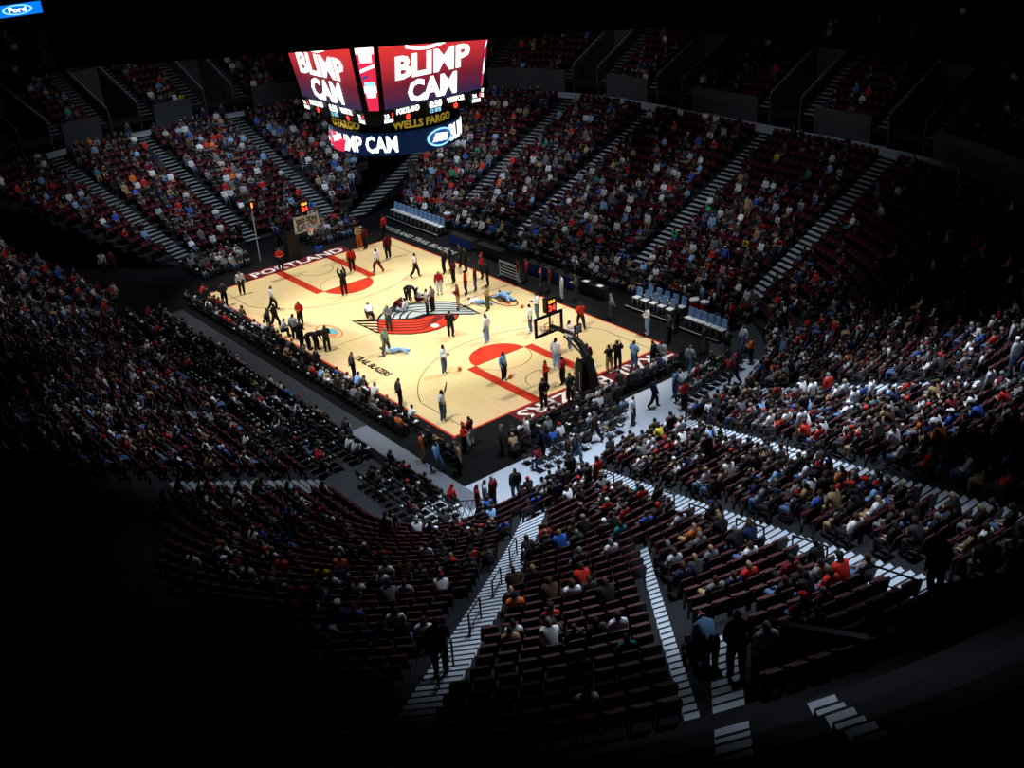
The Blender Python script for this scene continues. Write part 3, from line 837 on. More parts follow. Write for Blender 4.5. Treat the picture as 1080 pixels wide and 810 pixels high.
# ------------------------------------------------------------------ people on and round the floor
D_, S_ = 'skin_dark', 'skin_light'
CP = [  # u, v of the feet, pose, facing, top, trousers, hair, skin, height, label, extras
 (256, 311, 'stand', -20, 'white', 'black', 'brown', S_, 1.8, 'person in white shirt and black trousers at the far left corner of the court', {}),
 (238, 323, 'back', -10, 'charcoal', 'black', 'brown', S_, 1.8, 'security guard in dark suit nearest the far left court corner', {}),
 (289, 328, 'walk', 60, 'white', 'black', 'brown', S_, 1.85, 'person in white jacket walking in the far left corner of the floor', {}),
 (292, 347, 'walk', 20, 'black', 'black', 'black', D_, 1.8, 'person all in black standing at the left sideline behind white jacket', {}),
 (285, 351, 'back', 40, 'charcoal', 'charcoal', 'brown', S_, 1.8, 'person in charcoal suit on the left sideline beside the all black figure', {}),
 (298, 356, 'sit_lean', 60, 'pale grey', 'black', 'brown', S_, 1.8, 'person in pale top crouched low at the left sideline', {}),
 (312, 359, 'stand', 120, 'pale grey', 'black', 'black', D_, 1.85, 'person in pale grey shirt left of the huddle by the sideline', {}),
 (318, 344, 'hold', -60, 'red', 'black', 'brown', S_, 1.8, 'person in red top and black trousers behind the sideline huddle', {}),
 (319, 366, 'hold', 30, 'black', 'black', 'brown', S_, 1.8, 'leftmost black clothed person of the sideline huddle', {}),
 (327, 369, 'bend', 40, 'black', 'black', 'brown', S_, 1.8, 'black clothed person bending in the sideline huddle', {}),
 (335, 369, 'bend', 100, 'black', 'black', 'maroon', S_, 1.8, 'stooping person with reddish hair in the sideline huddle', {}),
 (346, 371, 'hold', 170, 'charcoal', 'black', 'brown', S_, 1.8, 'rightmost dark clothed person of the sideline huddle', {}),
 (364, 312, 'shoot', 170, 'black', 'black', 'black', D_, 1.95, 'player in black tracksuit shooting with both arms up at the far foul line', {}),
 (372, 287, 'stand', 160, 'red', 'black', 'black', D_, 1.9, 'player in bright red top standing on the red lane strip', {}),
 (399, 288, 'walk', 200, 'white', 'maroon', 'black', D_, 1.9, 'player in white top and maroon trousers right of the far lane', {}),
 (380, 262, 'hold', -40, 'tan', 'orange', 'brown', S_, 1.85, 'person in tan jacket standing on the far baseline', {}),
 (386, 263, 'stand', 200, 'maroon', 'black', 'black', D_, 1.85, 'person in maroon beside the tan jacket on the far baseline', {}),
 (410, 273, 'stand', 180, 'maroon', 'black', 'black', D_, 2.0, 'tall player in maroon tracksuit near the far right court corner', {}),
 (406, 250, 'stand', 200, 'red', 'black', 'brown', S_, 1.85, 'person in red top behind the far right court corner', {}),
 (439, 293, 'walk', 60, 'white', 'black', 'brown', D_, 1.9, 'person in white shirt walking alone right of the far lane', {'long': False}),
 (431, 319, 'bend', 10, 'black', 'black', 'black', D_, 1.9, 'person in black bending over a seated player by the centre emblem', {}),
 (440, 318, 'floor_sit', 100, 'white', 'maroon', 'black', D_, 1.9, 'player in white sitting on the floor under the bending trainer', {}),
 (451, 332, 'stand', 60, 'pale grey', 'black', 'brown', S_, 1.85, 'referee in grey shirt at the top of the centre emblem, left one', {'long': False}),
 (457, 329, 'stand', 200, 'grey', 'black', 'brown', S_, 1.85, 'referee in darker grey shirt behind the first referee', {'long': False}),
 (464, 311, 'stand', -30, 'red', 'white', 'brown', S_, 1.75, 'person in red shirt and white trousers above the centre emblem', {}),
 (484, 327, 'hold', 240, 'maroon', 'tan', 'brown', S_, 1.85, 'person in maroon shirt and tan trousers on the grey half of the emblem', {}),
 (469, 289, 'back', 220, 'black', 'black', 'brown', S_, 1.85, 'person in black suit on the far sideline, left of the standing group', {}),
 (476, 286, 'folded', 250, 'black', 'charcoal', 'grey', S_, 1.85, 'black suited person with grey hair in the far sideline group', {}),
 (479, 299, 'stand', 210, 'maroon', 'black', 'black', D_, 1.8, 'person in maroon shirt just inside the far sideline', {}),
 (492, 311, 'stand', 240, 'red', 'black', 'black', D_, 1.8, 'person in red shirt and black trousers, right of the maroon shirt', {}),
 (502, 307, 'stand', 230, 'maroon', 'denim', 'brown', S_, 1.8, 'person in dark red shirt and blue jeans near the far sideline', {}),
 (509, 294, 'folded', 230, 'red', 'charcoal', 'brown', S_, 1.8, 'person in red with white hat trim on the far sideline', {'hat': 'santa'}),
 (492, 287, 'back', 230, 'black', 'black', 'brown', S_, 1.85, 'tall black suited person on the far sideline left of the red hat', {}),
 (486, 282, 'stand', 230, 'charcoal', 'black', 'brown', S_, 1.8, 'person in charcoal coat behind the far sideline group', {}),
 (515, 328, 'folded', 210, 'tan', 'olive', 'brown', S_, 1.85, 'person in tan shirt and olive trousers right of the centre emblem', {}),
 (515, 302, 'stand', 230, 'black', 'black', 'brown', S_, 1.8, 'person in black by the white rack at the far sideline', {}),
 (514, 362, 'stand', 200, 'white', 'light blue', 'black', D_, 2.0, 'tall player in white shirt and light blue trousers above the near foul circle', {'shoes': 'white'}),
 (505, 321, 'lie', 20, 'white', 'light blue', 'black', D_, 1.95, 'player lying on the floor in light blue trousers at the emblem tip', {'shoes': 'white'}),
 (533, 315, 'lie', -10, 'light blue', 'light blue', 'black', D_, 1.95, 'player lying in light blue on the floor near the far sideline', {}),
 (411, 349, 'folded', -60, 'grey', 'charcoal', 'brown', S_, 1.8, 'person in grey shirt standing on the red half of the emblem', {}),
 (391, 337, 'crouch', 160, 'white', 'brown', 'maroon', D_, 1.85, 'player in white crouching at the left tip of the centre emblem', {}),
 (429, 329, 'floor_sit', 210, 'white', 'pale grey', 'black', D_, 1.9, 'player in white sitting on the grey half of the emblem', {}),
 (418, 328, 'crouch', 30, 'maroon', 'charcoal', 'black', D_, 1.85, 'player in maroon crouching on the grey half of the emblem', {}),
 (408, 374, 'wide', 20, 'sage', 'olive', 'grey', S_, 1.85, 'person in sage shirt straddling a stretching player below the emblem', {}),
 (415, 372, 'lie', 40, 'white', 'light blue', 'black', D_, 1.95, 'player lying under the sage shirted trainer below the emblem', {'shoes': 'light blue'}),
 (476, 356, 'hold', 130, 'black', 'black', 'brown', S_, 1.85, 'person in black with white sleeves right of the emblem\'s red half', {}),
 (469, 395, 'hold', 30, 'white', 'denim', 'black', D_, 1.95, 'player in white top and blue trousers outside the near three point line', {'shoes': 'white'}),
 (468, 445, 'reach', 25, 'white', 'denim', 'black', D_, 1.98, 'player with one arm raised by the near corner of the court', {'shoes': 'white', 'long': False}),
 (532, 402, 'stand', 20, 'light blue', 'black', 'black', D_, 1.9, 'player in light blue top and black trousers in the near lane', {'shoes': 'white'}),
 (374, 401, 'back', 70, 'charcoal', 'black', 'brown', S_, 1.85, 'guard in charcoal suit facing the court beside the floor lettering', {}),
 (423, 430, 'back', 70, 'charcoal', 'black', 'brown', S_, 1.85, 'guard in charcoal suit on the left sideline nearest the camera', {}),
 (560, 351, 'stand', 230, 'white', 'denim', 'black', D_, 1.98, 'player in white shirt and blue trousers left of the near backboard', {'shoes': 'white'}),
 (567, 338, 'hold', 240, 'white', 'denim', 'black', D_, 1.98, 'player in white shirt standing behind the one left of the backboard', {'shoes': 'white'}),
 (601, 369, 'hold', 60, 'white', 'denim', 'black', D_, 1.95, 'player in white shirt right of the near backboard', {'shoes': 'white'}),
 (587, 389, 'stand', 100, 'white', 'light blue', 'black', D_, 2.0, 'tall player in white under the near basket arm', {'shoes': 'white'}),
 (613, 347, 'run', 150, 'red', 'black', 'brown', S_, 1.8, 'person in red shirt striding near the far sideline', {}),
 (594, 406, 'stand', 200, 'red', 'black', 'black', D_, 1.8, 'person in red and white vest near the stanchion', {'long': False}),
 (611, 407, 'stand', 170, 'green', 'charcoal', 'brown', S_, 1.8, 'person in bright green shirt by the stanchion', {'long': False}),
 (576, 410, 'hold', 40, 'red', 'black', 'brown', S_, 1.8, 'person in red shirt in front of the near baseline', {}),
 (574, 430, 'back', 170, 'black', 'black', 'brown', S_, 1.85, 'person in black standing on the maroon baseline strip', {}),
 (602, 424, 'back', 170, 'charcoal', 'black', 'brown', S_, 1.85, 'person in dark grey jacket on the baseline strip near the stanchion', {}),
 (620, 392, 'stand', 170, 'maroon', 'black', 'brown', S_, 1.8, 'person in maroon behind the stanchion arm', {}),
 (643, 393, 'camera', 150, 'black', 'tan', 'black', S_, 1.8, 'camera operator in black shirt with white print beside the stanchion', {'long': False}),
 (652, 390, 'camera', 150, 'black', 'black', 'black', S_, 1.9, 'taller camera operator in black with camera on the shoulder', {}),
 (669, 389, 'hold', 100, 'light blue', 'denim', 'brown', S_, 1.85, 'person in blue shirt and jeans on the near baseline lettering', {}),
 (689, 389, 'back', 200, 'black', 'black', 'brown', S_, 1.85, 'person in black beyond the near right court corner', {}),
 (698, 389, 'stand', 100, 'pale grey', 'black', 'brown', S_, 1.85, 'person in pale top beside the black suit at the right court corner', {}),
 (683, 353, 'hold', 240, 'white', 'light blue', 'black', D_, 1.95, 'player in white on the far sideline before the bench', {'shoes': 'white'}),
 (645, 337, 'back', 230, 'grey', 'charcoal', 'grey', S_, 1.85, 'person in grey suit outside the far sideline', {}),
 (593, 316, 'stand', 230, 'pale grey', 'pale grey', 'brown', S_, 1.85, 'person in pale grey suit outside the far sideline', {}),
 (608, 316, 'hold', 220, 'olive', 'charcoal', 'brown', S_, 1.85, 'person in olive coat at the scorers table', {}),
 (571, 311, 'stand', 230, 'black', 'black', 'brown', S_, 1.75, 'person in black with red and white hat at the far sideline', {'hat': 'santa'}),
 (580, 308, 'stand', 230, 'maroon', 'charcoal', 'brown', S_, 1.85, 'person in maroon jacket behind the scorers table', {}),
 (547, 299, 'stand', 230, 'maroon', 'pale grey', 'brown', S_, 1.8, 'person in maroon top and white trousers beyond the white rack', {}),
 (556, 297, 'stand', 230, 'red', 'charcoal', 'brown', S_, 1.75, 'person in red right of the white trousered person at the far sideline', {}),
 (706, 361, 'back', 200, 'charcoal', 'black', 'grey', S_, 1.85, 'grey haired person in charcoal suit before the bench gap', {}),
 (714, 349, 'back', 230, 'black', 'black', 'brown', S_, 1.85, 'person in black suit between the two bench halves', {}),
 (740, 327, 'stand', 230, 'light blue', 'charcoal', 'brown', S_, 1.8, 'person in bright blue shirt behind the right bench', {}),
 (750, 336, 'stand', 230, 'black', 'black', 'brown', S_, 1.75, 'person in black with red and white hat behind the bench', {'hat': 'santa'}),
 (762, 336, 'stand', 200, 'maroon', 'grey', 'brown', S_, 1.85, 'person in maroon scarf behind the right bench end', {}),
 (758, 318, 'stand', 230, 'grey', 'grey', 'brown', S_, 1.9, 'tall person in grey coat behind the right bench end', {}),
 (771, 347, 'stand', 200, 'red', 'black', 'grey', S_, 1.8, 'person in red jacket right of the bench end', {}),
 (766, 380, 'walk', 60, 'black', 'charcoal', 'grey', S_, 1.85, 'person in black coat carrying a yellow bag behind the baseline seats', {}),
 (774, 406, 'walk', 200, 'maroon', 'charcoal', 'white', S_, 1.8, 'white sleeved person in red hat on the pale walkway', {'hat': 'santa'}),
 (728, 392, 'walk', 100, 'pale grey', 'denim', 'blond', S_, 1.7, 'blond person in pale top crossing the pale walkway', {}),
 (742, 372, 'stand', 200, 'charcoal', 'tan', 'brown', S_, 1.8, 'person in charcoal jacket and tan trousers on the walkway past the bench', {}),
 (784, 371, 'walk', 250, 'white', 'denim', 'grey', S_, 1.75, 'grey haired person in white shirt at the far end of the walkway', {}),
 (792, 384, 'hold', 200, 'orange', 'charcoal', 'brown', S_, 1.75, 'person in orange top at the right edge of the walkway', {}),
 (690, 430, 'walk', 60, 'navy', 'black', 'black', S_, 1.8, 'person in navy coat walking along the pale walkway behind the near basket', {}),
 (712, 418, 'stand', 200, 'light blue', 'denim', 'brown', S_, 1.7, 'person in light blue top and jeans standing on the pale walkway', {}),
 (668, 448, 'stand', 30, 'white', 'charcoal', 'brown', S_, 1.75, 'person in white jacket on the walkway left of the navy coat', {}),
 (722, 432, 'hold', 180, 'red', 'black', 'brown', S_, 1.8, 'person in red jacket at the foot of the second end aisle', {}),
 (628, 466, 'walk', 200, 'brown', 'black', 'grey', S_, 1.8, 'grey haired person in brown coat behind the last baseline chairs', {}),
 (545, 528, 'walk', 150, 'charcoal', 'denim', 'brown', S_, 1.8, 'person in charcoal hoodie near the top of the railed corner stairs', {}),
 (462, 497, 'walk', 20, 'light blue', 'denim', 'brown', S_, 1.75, 'person in light blue shirt walking left of the tan coat', {}),
 (446, 487, 'stand', 60, 'orange', 'tan', 'brown', S_, 1.75, 'person in orange top standing behind the left sideline chairs', {}),
 (490, 478, 'hold', 40, 'red', 'black', 'maroon', S_, 1.75, 'dancer in red top at the near court corner', {'hat': 'santa'}),
 (497, 470, 'hold', 200, 'maroon', 'white', 'black', S_, 1.75, 'dancer in maroon top and white boots at the near court corner', {}),
 (485, 500, 'stand', 70, 'tan', 'black', 'brown', S_, 1.85, 'person in tan coat behind the dancers at the near corner', {}),
 (505, 545, 'stand', 60, 'maroon', 'black', 'brown', S_, 1.8, 'person in maroon top beside the black lattice barrier', {}),
 (513, 540, 'stand', 60, 'pale grey', 'denim', 'brown', S_, 1.8, 'person in pale grey hoodie beside the lattice barrier', {}),
 (521, 536, 'stand', 200, 'maroon', 'black', 'grey', S_, 1.8, 'white haired person in maroon vest by the corner stairs', {}),
 (530, 480, 'stand', 60, 'charcoal', 'black', 'grey', S_, 1.85, 'grey haired person in dark coat behind the near baseline chairs', {}),
 (557, 470, 'stand', 70, 'white', 'pale grey', 'brown', S_, 1.75, 'person in white coat behind the near baseline chairs', {}),
 (573, 482, 'stand', 70, 'navy', 'black', 'brown', S_, 1.8, 'person in navy coat standing right of the white coat', {}),
 (600, 492, 'stand', 60, 'brown', 'denim', 'brown', S_, 1.8, 'person in brown coat and jeans at the start of the end stairs', {}),
 (608, 489, 'walk', 20, 'charcoal', 'denim', 'brown', S_, 1.8, 'person in charcoal coat and jeans walking onto the end stairs', {}),
 (651, 435, 'stand', 170, 'charcoal', 'charcoal', 'grey', S_, 1.8, 'person in charcoal coat standing behind the near basket', {}),
 (296, 262, 'stand', -20, 'navy', 'black', 'brown', S_, 1.8, 'person in navy behind the far basket stanchion', {}),
 (307, 270, 'stand', -20, 'charcoal', 'charcoal', 'grey', S_, 1.9, 'person in charcoal suit beside the far stanchion', {}),
 (297, 285, 'hold', -20, 'red', 'navy', 'brown', S_, 1.75, 'person in red shirt standing on the far baseline lettering', {}),
 (111, 290, 'stand', -30, 'white', 'charcoal', 'brown', S_, 1.8, 'person in white shirt by the dark corner tunnel', {}),
 (121, 291, 'stand', -30, 'maroon', 'charcoal', 'brown', S_, 1.8, 'person in maroon vest by the dark corner tunnel', {}),
]
STANDING = []
for u, v, pose, ang, top, bot, hair, skin, h, label, ex in CP:
    P = at(u, v)
    d = dist(P.x, P.y)
    z = .03 if d < .2 else 0
    if d > 7.3:
        P = hit(u, v); z = zrow(P.x, P.y) + .01
    STANDING.append((P.x, P.y))
    person((P.x, P.y, z), ang, pose, top, bot, hair, skin, h, label, None, **ex)

# ------------------------------------------------------------------ merged repeats (only what lies past the 300 largest)
def merge(name, batches, mats_):
    """batches of (proto (verts, faces, face material), rows of x,y,z,angle,scale, per instance per vertex RGB or None), as one mesh"""
    CO, LP, TT, MI, CC, base = [], [], [], [], [], 0
    for (V, F, FM), inst, colors in batches:
        if not len(inst): continue
        V = np.asarray(V, float); n = len(V); k = len(inst); I = np.asarray(inst, float)
        c, s = np.cos(I[:, 3])[:, None], np.sin(I[:, 3])[:, None]; sc = I[:, 4][:, None]
        X = (V[None, :, 0] * c - V[None, :, 1] * s) * sc + I[:, 0][:, None]
        Y = (V[None, :, 0] * s + V[None, :, 1] * c) * sc + I[:, 1][:, None]
        Z = np.broadcast_to(V[None, :, 2], X.shape) * sc + I[:, 2][:, None]
        CO.append(np.stack([X, Y, Z], 2).reshape(-1))
        cnt = np.array([len(f) for f in F]); li = np.array([i for f in F for i in f])
        LP.append((li[None, :] + (np.arange(k) * n)[:, None]).reshape(-1) + base)
        TT.append(np.tile(cnt, k)); MI.append(np.tile(np.array(FM), k)); base += n * k
        if colors is not None: CC.append(colors.reshape(-1, 3))
    co = np.concatenate(CO); loops = np.concatenate(LP); tot = np.concatenate(TT)
    start = np.concatenate([[0], np.cumsum(tot)[:-1]])
    me = bpy.data.meshes.new(name)
    me.vertices.add(len(co) // 3); me.vertices.foreach_set('co', co)
    me.loops.add(len(loops)); me.loops.foreach_set('vertex_index', loops.astype(np.int32))
    me.polygons.add(len(tot)); me.polygons.foreach_set('loop_start', start.astype(np.int32))
    me.polygons.foreach_set('material_index', np.concatenate(MI).astype(np.int32))
    for m in mats_: me.materials.append(m)
    if CC:
        a = me.attributes.new('Col', 'FLOAT_COLOR', 'POINT')
        c4 = np.ones((len(co) // 3, 4)); c4[:, :3] = np.concatenate(CC); a.data.foreach_set('color', c4.reshape(-1))
    me.update(calc_edges=True); me.validate()
    return link(name, me)

# --- stadium seat
def seat_parts(folded, red=False):
    f_, b, p = MB(), MB(), MB()
    out = [(-.235, .42), (-.245, .78), (-.19, .90), (.19, .90), (.245, .78), (.235, .42)]
    n = len(out)
    fr = [(-.10 - (z - .42) * .18, y, z) for y, z in out]; bk = [(x - .05, y, z) for x, y, z in fr]
    b.raw(fr + bk, [tuple(range(n))], M['seat_red'])
    b.raw(fr + bk, [(i, n + i, n + (i + 1) % n, (i + 1) % n) for i in range(n)], M['seat_red' if red else 'seat_edge'])
    b.raw(bk, [tuple(range(n - 1, -1, -1))], M['seat_red' if red else 'seat_shell'])
    if folded: p.box((-.02, 0, .60), (.07, .44, .34), M['seat_red'])
    else: p.box((.10, 0, .44), (.38, .44, .07), M['seat_red'])
    V = []
    for s in (-.25, -.22, .22, .25): V += [(-.13, s, 0 if abs(s) > .23 else .40), (-.03, s, 0 if abs(s) > .23 else .40), (-.04, s, .64 if abs(s) > .23 else .44), (-.12, s, .64 if abs(s) > .23 else .44)]
    f_.raw(V, [(3, 2, 1, 0), (12, 13, 14, 15)] + [(a * 4 + i, a * 4 + (i + 1) % 4, a * 4 + 4 + (i + 1) % 4, a * 4 + 4 + i) for a in range(3) for i in range(4)], M['black'])
    return f_, b, p
def as_proto(mbs, order):
    V, F, FM = [], [], []
    for q in mbs:
        n = len(V); V += q.v
        for f, m in zip(q.f, q.m): F.append(tuple(i + n for i in f)); FM.append(order.index(q.mats[m]))
    return V, F, FM
SEATM = [M['seat_red'], M['seat_shell'], M['black'], M['seat_edge']]
SEAT = {(k, r): seat_parts(k, r) for k in (True, False) for r in (True, False)}
def redback(x, y): return (y < -12 and x < 26) or x < 10 or y > 12
SEATMESH = {k: [q.mesh(n) for q, n in zip(SEAT[k], ('seat_frame', 'backrest', 'seat_pan'))] for k in SEAT}

DENS = [[.12, .30, .35, .40, .40, .30, .22, .18, .12, .10, .08, .05],
        [.50, .60, .72, .78, .70, .62, .50, .40, .30, .20, .14, .10],
        [.50, .60, .62, .66, .80, .75, .65, .58, .48, .45, .16, .06],
        [.62, .66, .75, .80, .80, .80, .82, .82, .75, .55, .35, .30],
        [.62, .64, .66, .66, .60, .60, .70, .72, .78, .74, .68, .52],
        [.42, .48, .55, .48, .55, .62, .58, .62, .68, .68, .62, .60],
        [.00, .18, .34, .38, .34, .36, .34, .32, .42, .46, .42, .40],
        [.00, .00, .03, .20, .28, .30, .26, .26, .20, .16, .14, .14],
        [.00] * 12]
def density(u, v):
    # empty blocks of seats seen in the photograph
    def inq(u0, v0, u1, v1, h):
        dx, dy = u1 - u0, v1 - v0; l = math.hypot(dx, dy)
        t = ((u - u0) * dx + (v - v0) * dy) / l; s = ((u - u0) * -dy + (v - v0) * dx) / l
        return 0 < t < l and abs(s) < h
    if inq(335, 500, 445, 585, 26): return .10
    if inq(100, 235, 165, 275, 14): return .12
    if inq(355, 205, 375, 238, 16): return .10
    if inq(610, 590, 700, 640, 16): return .06
    if inq(870, 230, 960, 300, 40): return .10
    if v > 745 or (u < 170 and v > 515) or (u < 330 and v > 515 + (u - 60) * .75): return 0
    x = min(max(u / 90 - .5, 0), 10.999); y = min(max(v / 90 - .5, 0), 7.999)
    i, j = int(x), int(y); fx, fy = x - i, y - j
    a = DENS[j][i] * (1 - fx) + DENS[j][i + 1] * fx; b = DENS[j + 1][i] * (1 - fx) + DENS[j + 1][i + 1] * fx
    return a * (1 - fy) + b * fy

TOPS = [('black', 42), ('charcoal', 15), ('grey', 6), ('white', 13), ('pale grey', 5), ('red', 7), ('maroon', 4), ('navy', 6), ('blue', 2), ('light blue', 3.5), ('tan', 2.2), ('brown', 3),
        ('orange', .8), ('olive', 1.5), ('green', .3), ('pink', .4), ('teal', .4), ('yellow', .2)]
HAIRS = [('brown', 42), ('black', 28), ('blond', 9), ('grey', 8), ('bald', 4)]
BOTS = [('black', 40), ('denim', 28), ('charcoal', 20), ('tan', 7), ('grey', 5)]
def pick(t):
    x = rng.random() * sum(w for _, w in t)
    for n, w in t:
        x -= w
        if x <= 0: return n
    return t[0][0]

seats, folk = [], []        # x, y, z, facing angle, folded, row, block
AORD = ['side_a', 'corner', 'strip', 'end_a', 'end_b', 'end_c']
ANAME = {'side_a': 'side aisle', 'corner': 'railed corner stairs', 'strip': 'narrow corner aisle', 'end_a': 'long end aisle', 'end_b': 'second end aisle', 'end_c': 'far end aisle'}
def block(x, y):
    best = None
    for a in AORD:
        t, s, l = seg(a, x, y)
        if t > -4 and (best is None or abs(s) < abs(best[1])): best = (a, s)
    if best is None: return ('side_a', 'left of', 9)
    a, s = best
    return (a, 'right of' if s > 0 else 'left of', abs(s))
ORD = ['zero', 'first', 'second', 'third', 'fourth', 'fifth', 'sixth', 'seventh', 'eighth', 'ninth', 'tenth', 'eleventh', 'twelfth', 'thirteenth', 'fourteenth', 'fifteenth', 'sixteenth', 'seventeenth', 'eighteenth', 'nineteenth', 'twentieth', 'twenty-first', 'twenty-second', 'twenty-third', 'twenty-fourth', 'twenty-fifth', 'twenty-sixth', 'twenty-seventh', 'twenty-eighth', 'twenty-ninth', 'thirtieth', 'thirty-first', 'thirty-second', 'thirty-third', 'thirty-fourth', 'thirty-fifth']
for tier, rows in (('lower', LOW), ('lower', END), ('upper', UP)):
    for k, (d, z) in enumerate(rows):
        for x, y, a in ring(d + .50, .56):
            Pp = proj([(x, y, z + .8)])[0]
            if not (-60 < Pp[0] < 1140 and -30 < Pp[1] < 850): continue
            if in_aisle(x, y) or in_tunnel(x, y, .3) or in_vom(x, y, pad=.3): continue
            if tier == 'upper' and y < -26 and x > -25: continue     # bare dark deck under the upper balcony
            if (rows is END) != in_end(x, y) and rows is not LOW: continue
            u, v = Pp[0], Pp[1]
            dn = density(u, v)
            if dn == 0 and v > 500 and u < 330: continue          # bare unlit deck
            occ = rng.random() < dn
            ca = a + math.pi
            kk = k + 18 if rows is END else k + 1
            seats.append((x, y, z, ca, not occ, kk, tier, Pp[2], u, v))
            if occ:
                folk.append((x - math.cos(a) * .04, y - math.sin(a) * .04, z, ca, kk, tier, Pp[2], u, v))

def seen(u, v): return 0 < u < 1080 and 0 < v < 752
seats.sort(key=lambda s: (not seen(s[8], s[9]), s[7]))
folk.sort(key=lambda s: (not seen(s[7], s[8]), s[6]))
NS, NF = 300, 210

def place_label(x, y, row, tier):
    a, side, lat = block(x, y)
    return tier, ORD[row], side, ANAME[a], max(1, round((lat - 1) / .56))
# individual seats: a thing with its frame, backrest and pan
SEAT_NEED = {True: None, False: None}
def seat_copy(k, loc, ang):
    r = empty('stadium_seat', loc, ang)
    for me, n in zip(SEATMESH[k], ('seat_frame', 'backrest', 'seat_pan')):
        c = bpy.data.objects.new(n, me); COL.objects.link(c); c.parent = r
    return r
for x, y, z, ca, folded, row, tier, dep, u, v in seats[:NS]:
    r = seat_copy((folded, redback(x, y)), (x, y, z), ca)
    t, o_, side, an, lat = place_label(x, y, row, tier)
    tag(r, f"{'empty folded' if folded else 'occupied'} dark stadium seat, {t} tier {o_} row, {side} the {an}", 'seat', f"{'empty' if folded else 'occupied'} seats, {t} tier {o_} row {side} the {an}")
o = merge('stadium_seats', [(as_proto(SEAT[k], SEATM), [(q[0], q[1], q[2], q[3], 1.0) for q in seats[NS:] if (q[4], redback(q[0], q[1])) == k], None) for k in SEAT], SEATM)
tag(o, 'maroon stadium seats filling the raked stands further off, empty and occupied', 'seats', None, 'stuff')

# --- courtside folding chairs
CH = MB()
CH.box((.02, 0, .45), (.40, .42, .035), M['chair_black'])
CH.box((-.20, 0, .76), (.035, .42, .24), M['chair_black'], rot=Euler((0, -.15, 0)).to_matrix())
for s in (-.2, .2):
    CH.tube([(-.24, s, .90), (-.16, s, .45), (.20, s, 0)], .013, M['rail'], 5)
    CH.tube([(.14, s, .46), (-.18, s, 0)], .013, M['rail'], 5)
CH.tube([(.1, -.2, .12), (.1, .2, .12)], .011, M['rail'], 5)
chmesh = CH.mesh('folding_chair')
floor_rows = []
def crow(x0, y0, x1, y1, side, rows, gap=.98, prob=.7, skip=None, sp=.58):
    """rows of chairs parallel to a line, stepping away from the court; facing the court"""
    dx, dy = x1 - x0, y1 - y0; l = math.hypot(dx, dy); dx /= l; dy /= l
    nx, ny = -dy * side, dx * side
    for r in range(rows):
        for i in range(int(l / sp)):
            t = (i + .5) * sp
            x, y = x0 + dx * t + nx * r * gap, y0 + dy * t + ny * r * gap
            floor_rows.append((x, y, math.atan2(-ny, -nx), r, prob))
crow(-13.5, -8.6, 12.9, -8.6, -1, 2, .95, .6)                          # left sideline, in front of and behind the walkway
crow(-13.5, -11.9, 13.4, -11.9, -1, 4, .86, .5)
crow(14.8, -11.9, 20.6, -11.9, -1, 3, .86, .3)
crow(13.6, -9.2, 17.5, -9.2, -1, 1, .9, .3)
crow(17.2, -7.0, 17.2, 0.0, -1, 4, .95, .62)                            # near baseline
crow(17.0, 0.2, 17.0, 6.8, -1, 1, 1.0, .7)
crow(19.4, 2.6, 18.6, 8.8, -1, 2, .9, .75)
crow(-17.4, -6.8, -17.4, -2.6, 1, 4, .95, .75)
crow(-17.4, 2.4, -17.4, 7.4, 1, 4, .95, .8)
crow(-6.5, 12.2, 8.8, 12.2, 1, 3, 1.0, .85)
crow(-19, 12.6, -7.5, 12.6, 1, 2, 1.0, .7)
crow(9.5, 12.6, 16.2, 12.6, 1, 2, 1.0, .8)
AREA = {0: 'left sideline', 1: 'near baseline', 2: 'far baseline', 3: 'far sideline'}
def area(x, y):
    if y < -8.4: return 0
    if x > 15: return 1
    if x < -15.5 and y < 12: return 2
    return 3
court_folk, cands = [], []
for x, y, ca, r, prob in floor_rows:
    if in_aisle(x, y, .1) or in_tunnel(x, y, .3): continue
    P_ = proj([(x, y, .6)])[0]
    if not (0 < P_[0] < 1080 and 0 < P_[1] < 780): continue
    if any(math.hypot(x - q[0], y - q[1]) < .55 for q in STANDING): continue
    cands.append((P_[2], x, y, ca, r, rng.random() < prob))
cands.sort()
NCH = 300
far_chairs = []
for i, (dep, x, y, ca, r, occ) in enumerate(cands):
    A_ = AREA[area(x, y)]; st = 'occupied' if occ else 'empty'
    if A_ == 'left sideline' and y < -11: r += 2
    if i < NCH:
        c = bpy.data.objects.new('folding_chair', chmesh); COL.objects.link(c); c.location = (x, y, 0); c.rotation_euler = (0, 0, ca)
        tag(c, f"{st} black folding chair in the {ORD[r + 1]} row along the {A_}", 'chair', f"{st} black folding chairs, {ORD[r + 1]} row of the {A_}")
    else: far_chairs.append((x, y, 0, ca, 1.0))
    if occ: court_folk.append((x, y, 0.0, ca, r, A_, dep))
    elif A_ == 'left sideline' and rng.random() < .75 or A_ != 'left sideline' and rng.random() < .2:
        pb = MB(); w = rng.uniform(-.3, .3)
        pts = [Vector((.02 + .16 * math.cos(q + w), .13 * math.sin(q + w), .472 + .01 * (i % 2))) for q in [.6, 2.5, 3.8, 5.7]]
        pb.poly(pts, M['white']); pb.raw([pts[0], pts[1], pts[1] + Vector((.01, 0, .03)), pts[0] + Vector((-.01, 0, .025))], [(0, 1, 2, 3)], M['white'])
        pb.poly([p + Vector((0, 0, -.004)) for p in reversed(pts)], M['white'])
        o = pb.build('programme_sheet', None, (x, y, 0), ca)
        tag(o, f"white programme sheet lying on an empty chair, {ORD[r + 1]} row, {A_}", 'paper', f"programme sheets on {ORD[r + 1]} row chairs of the {A_}")
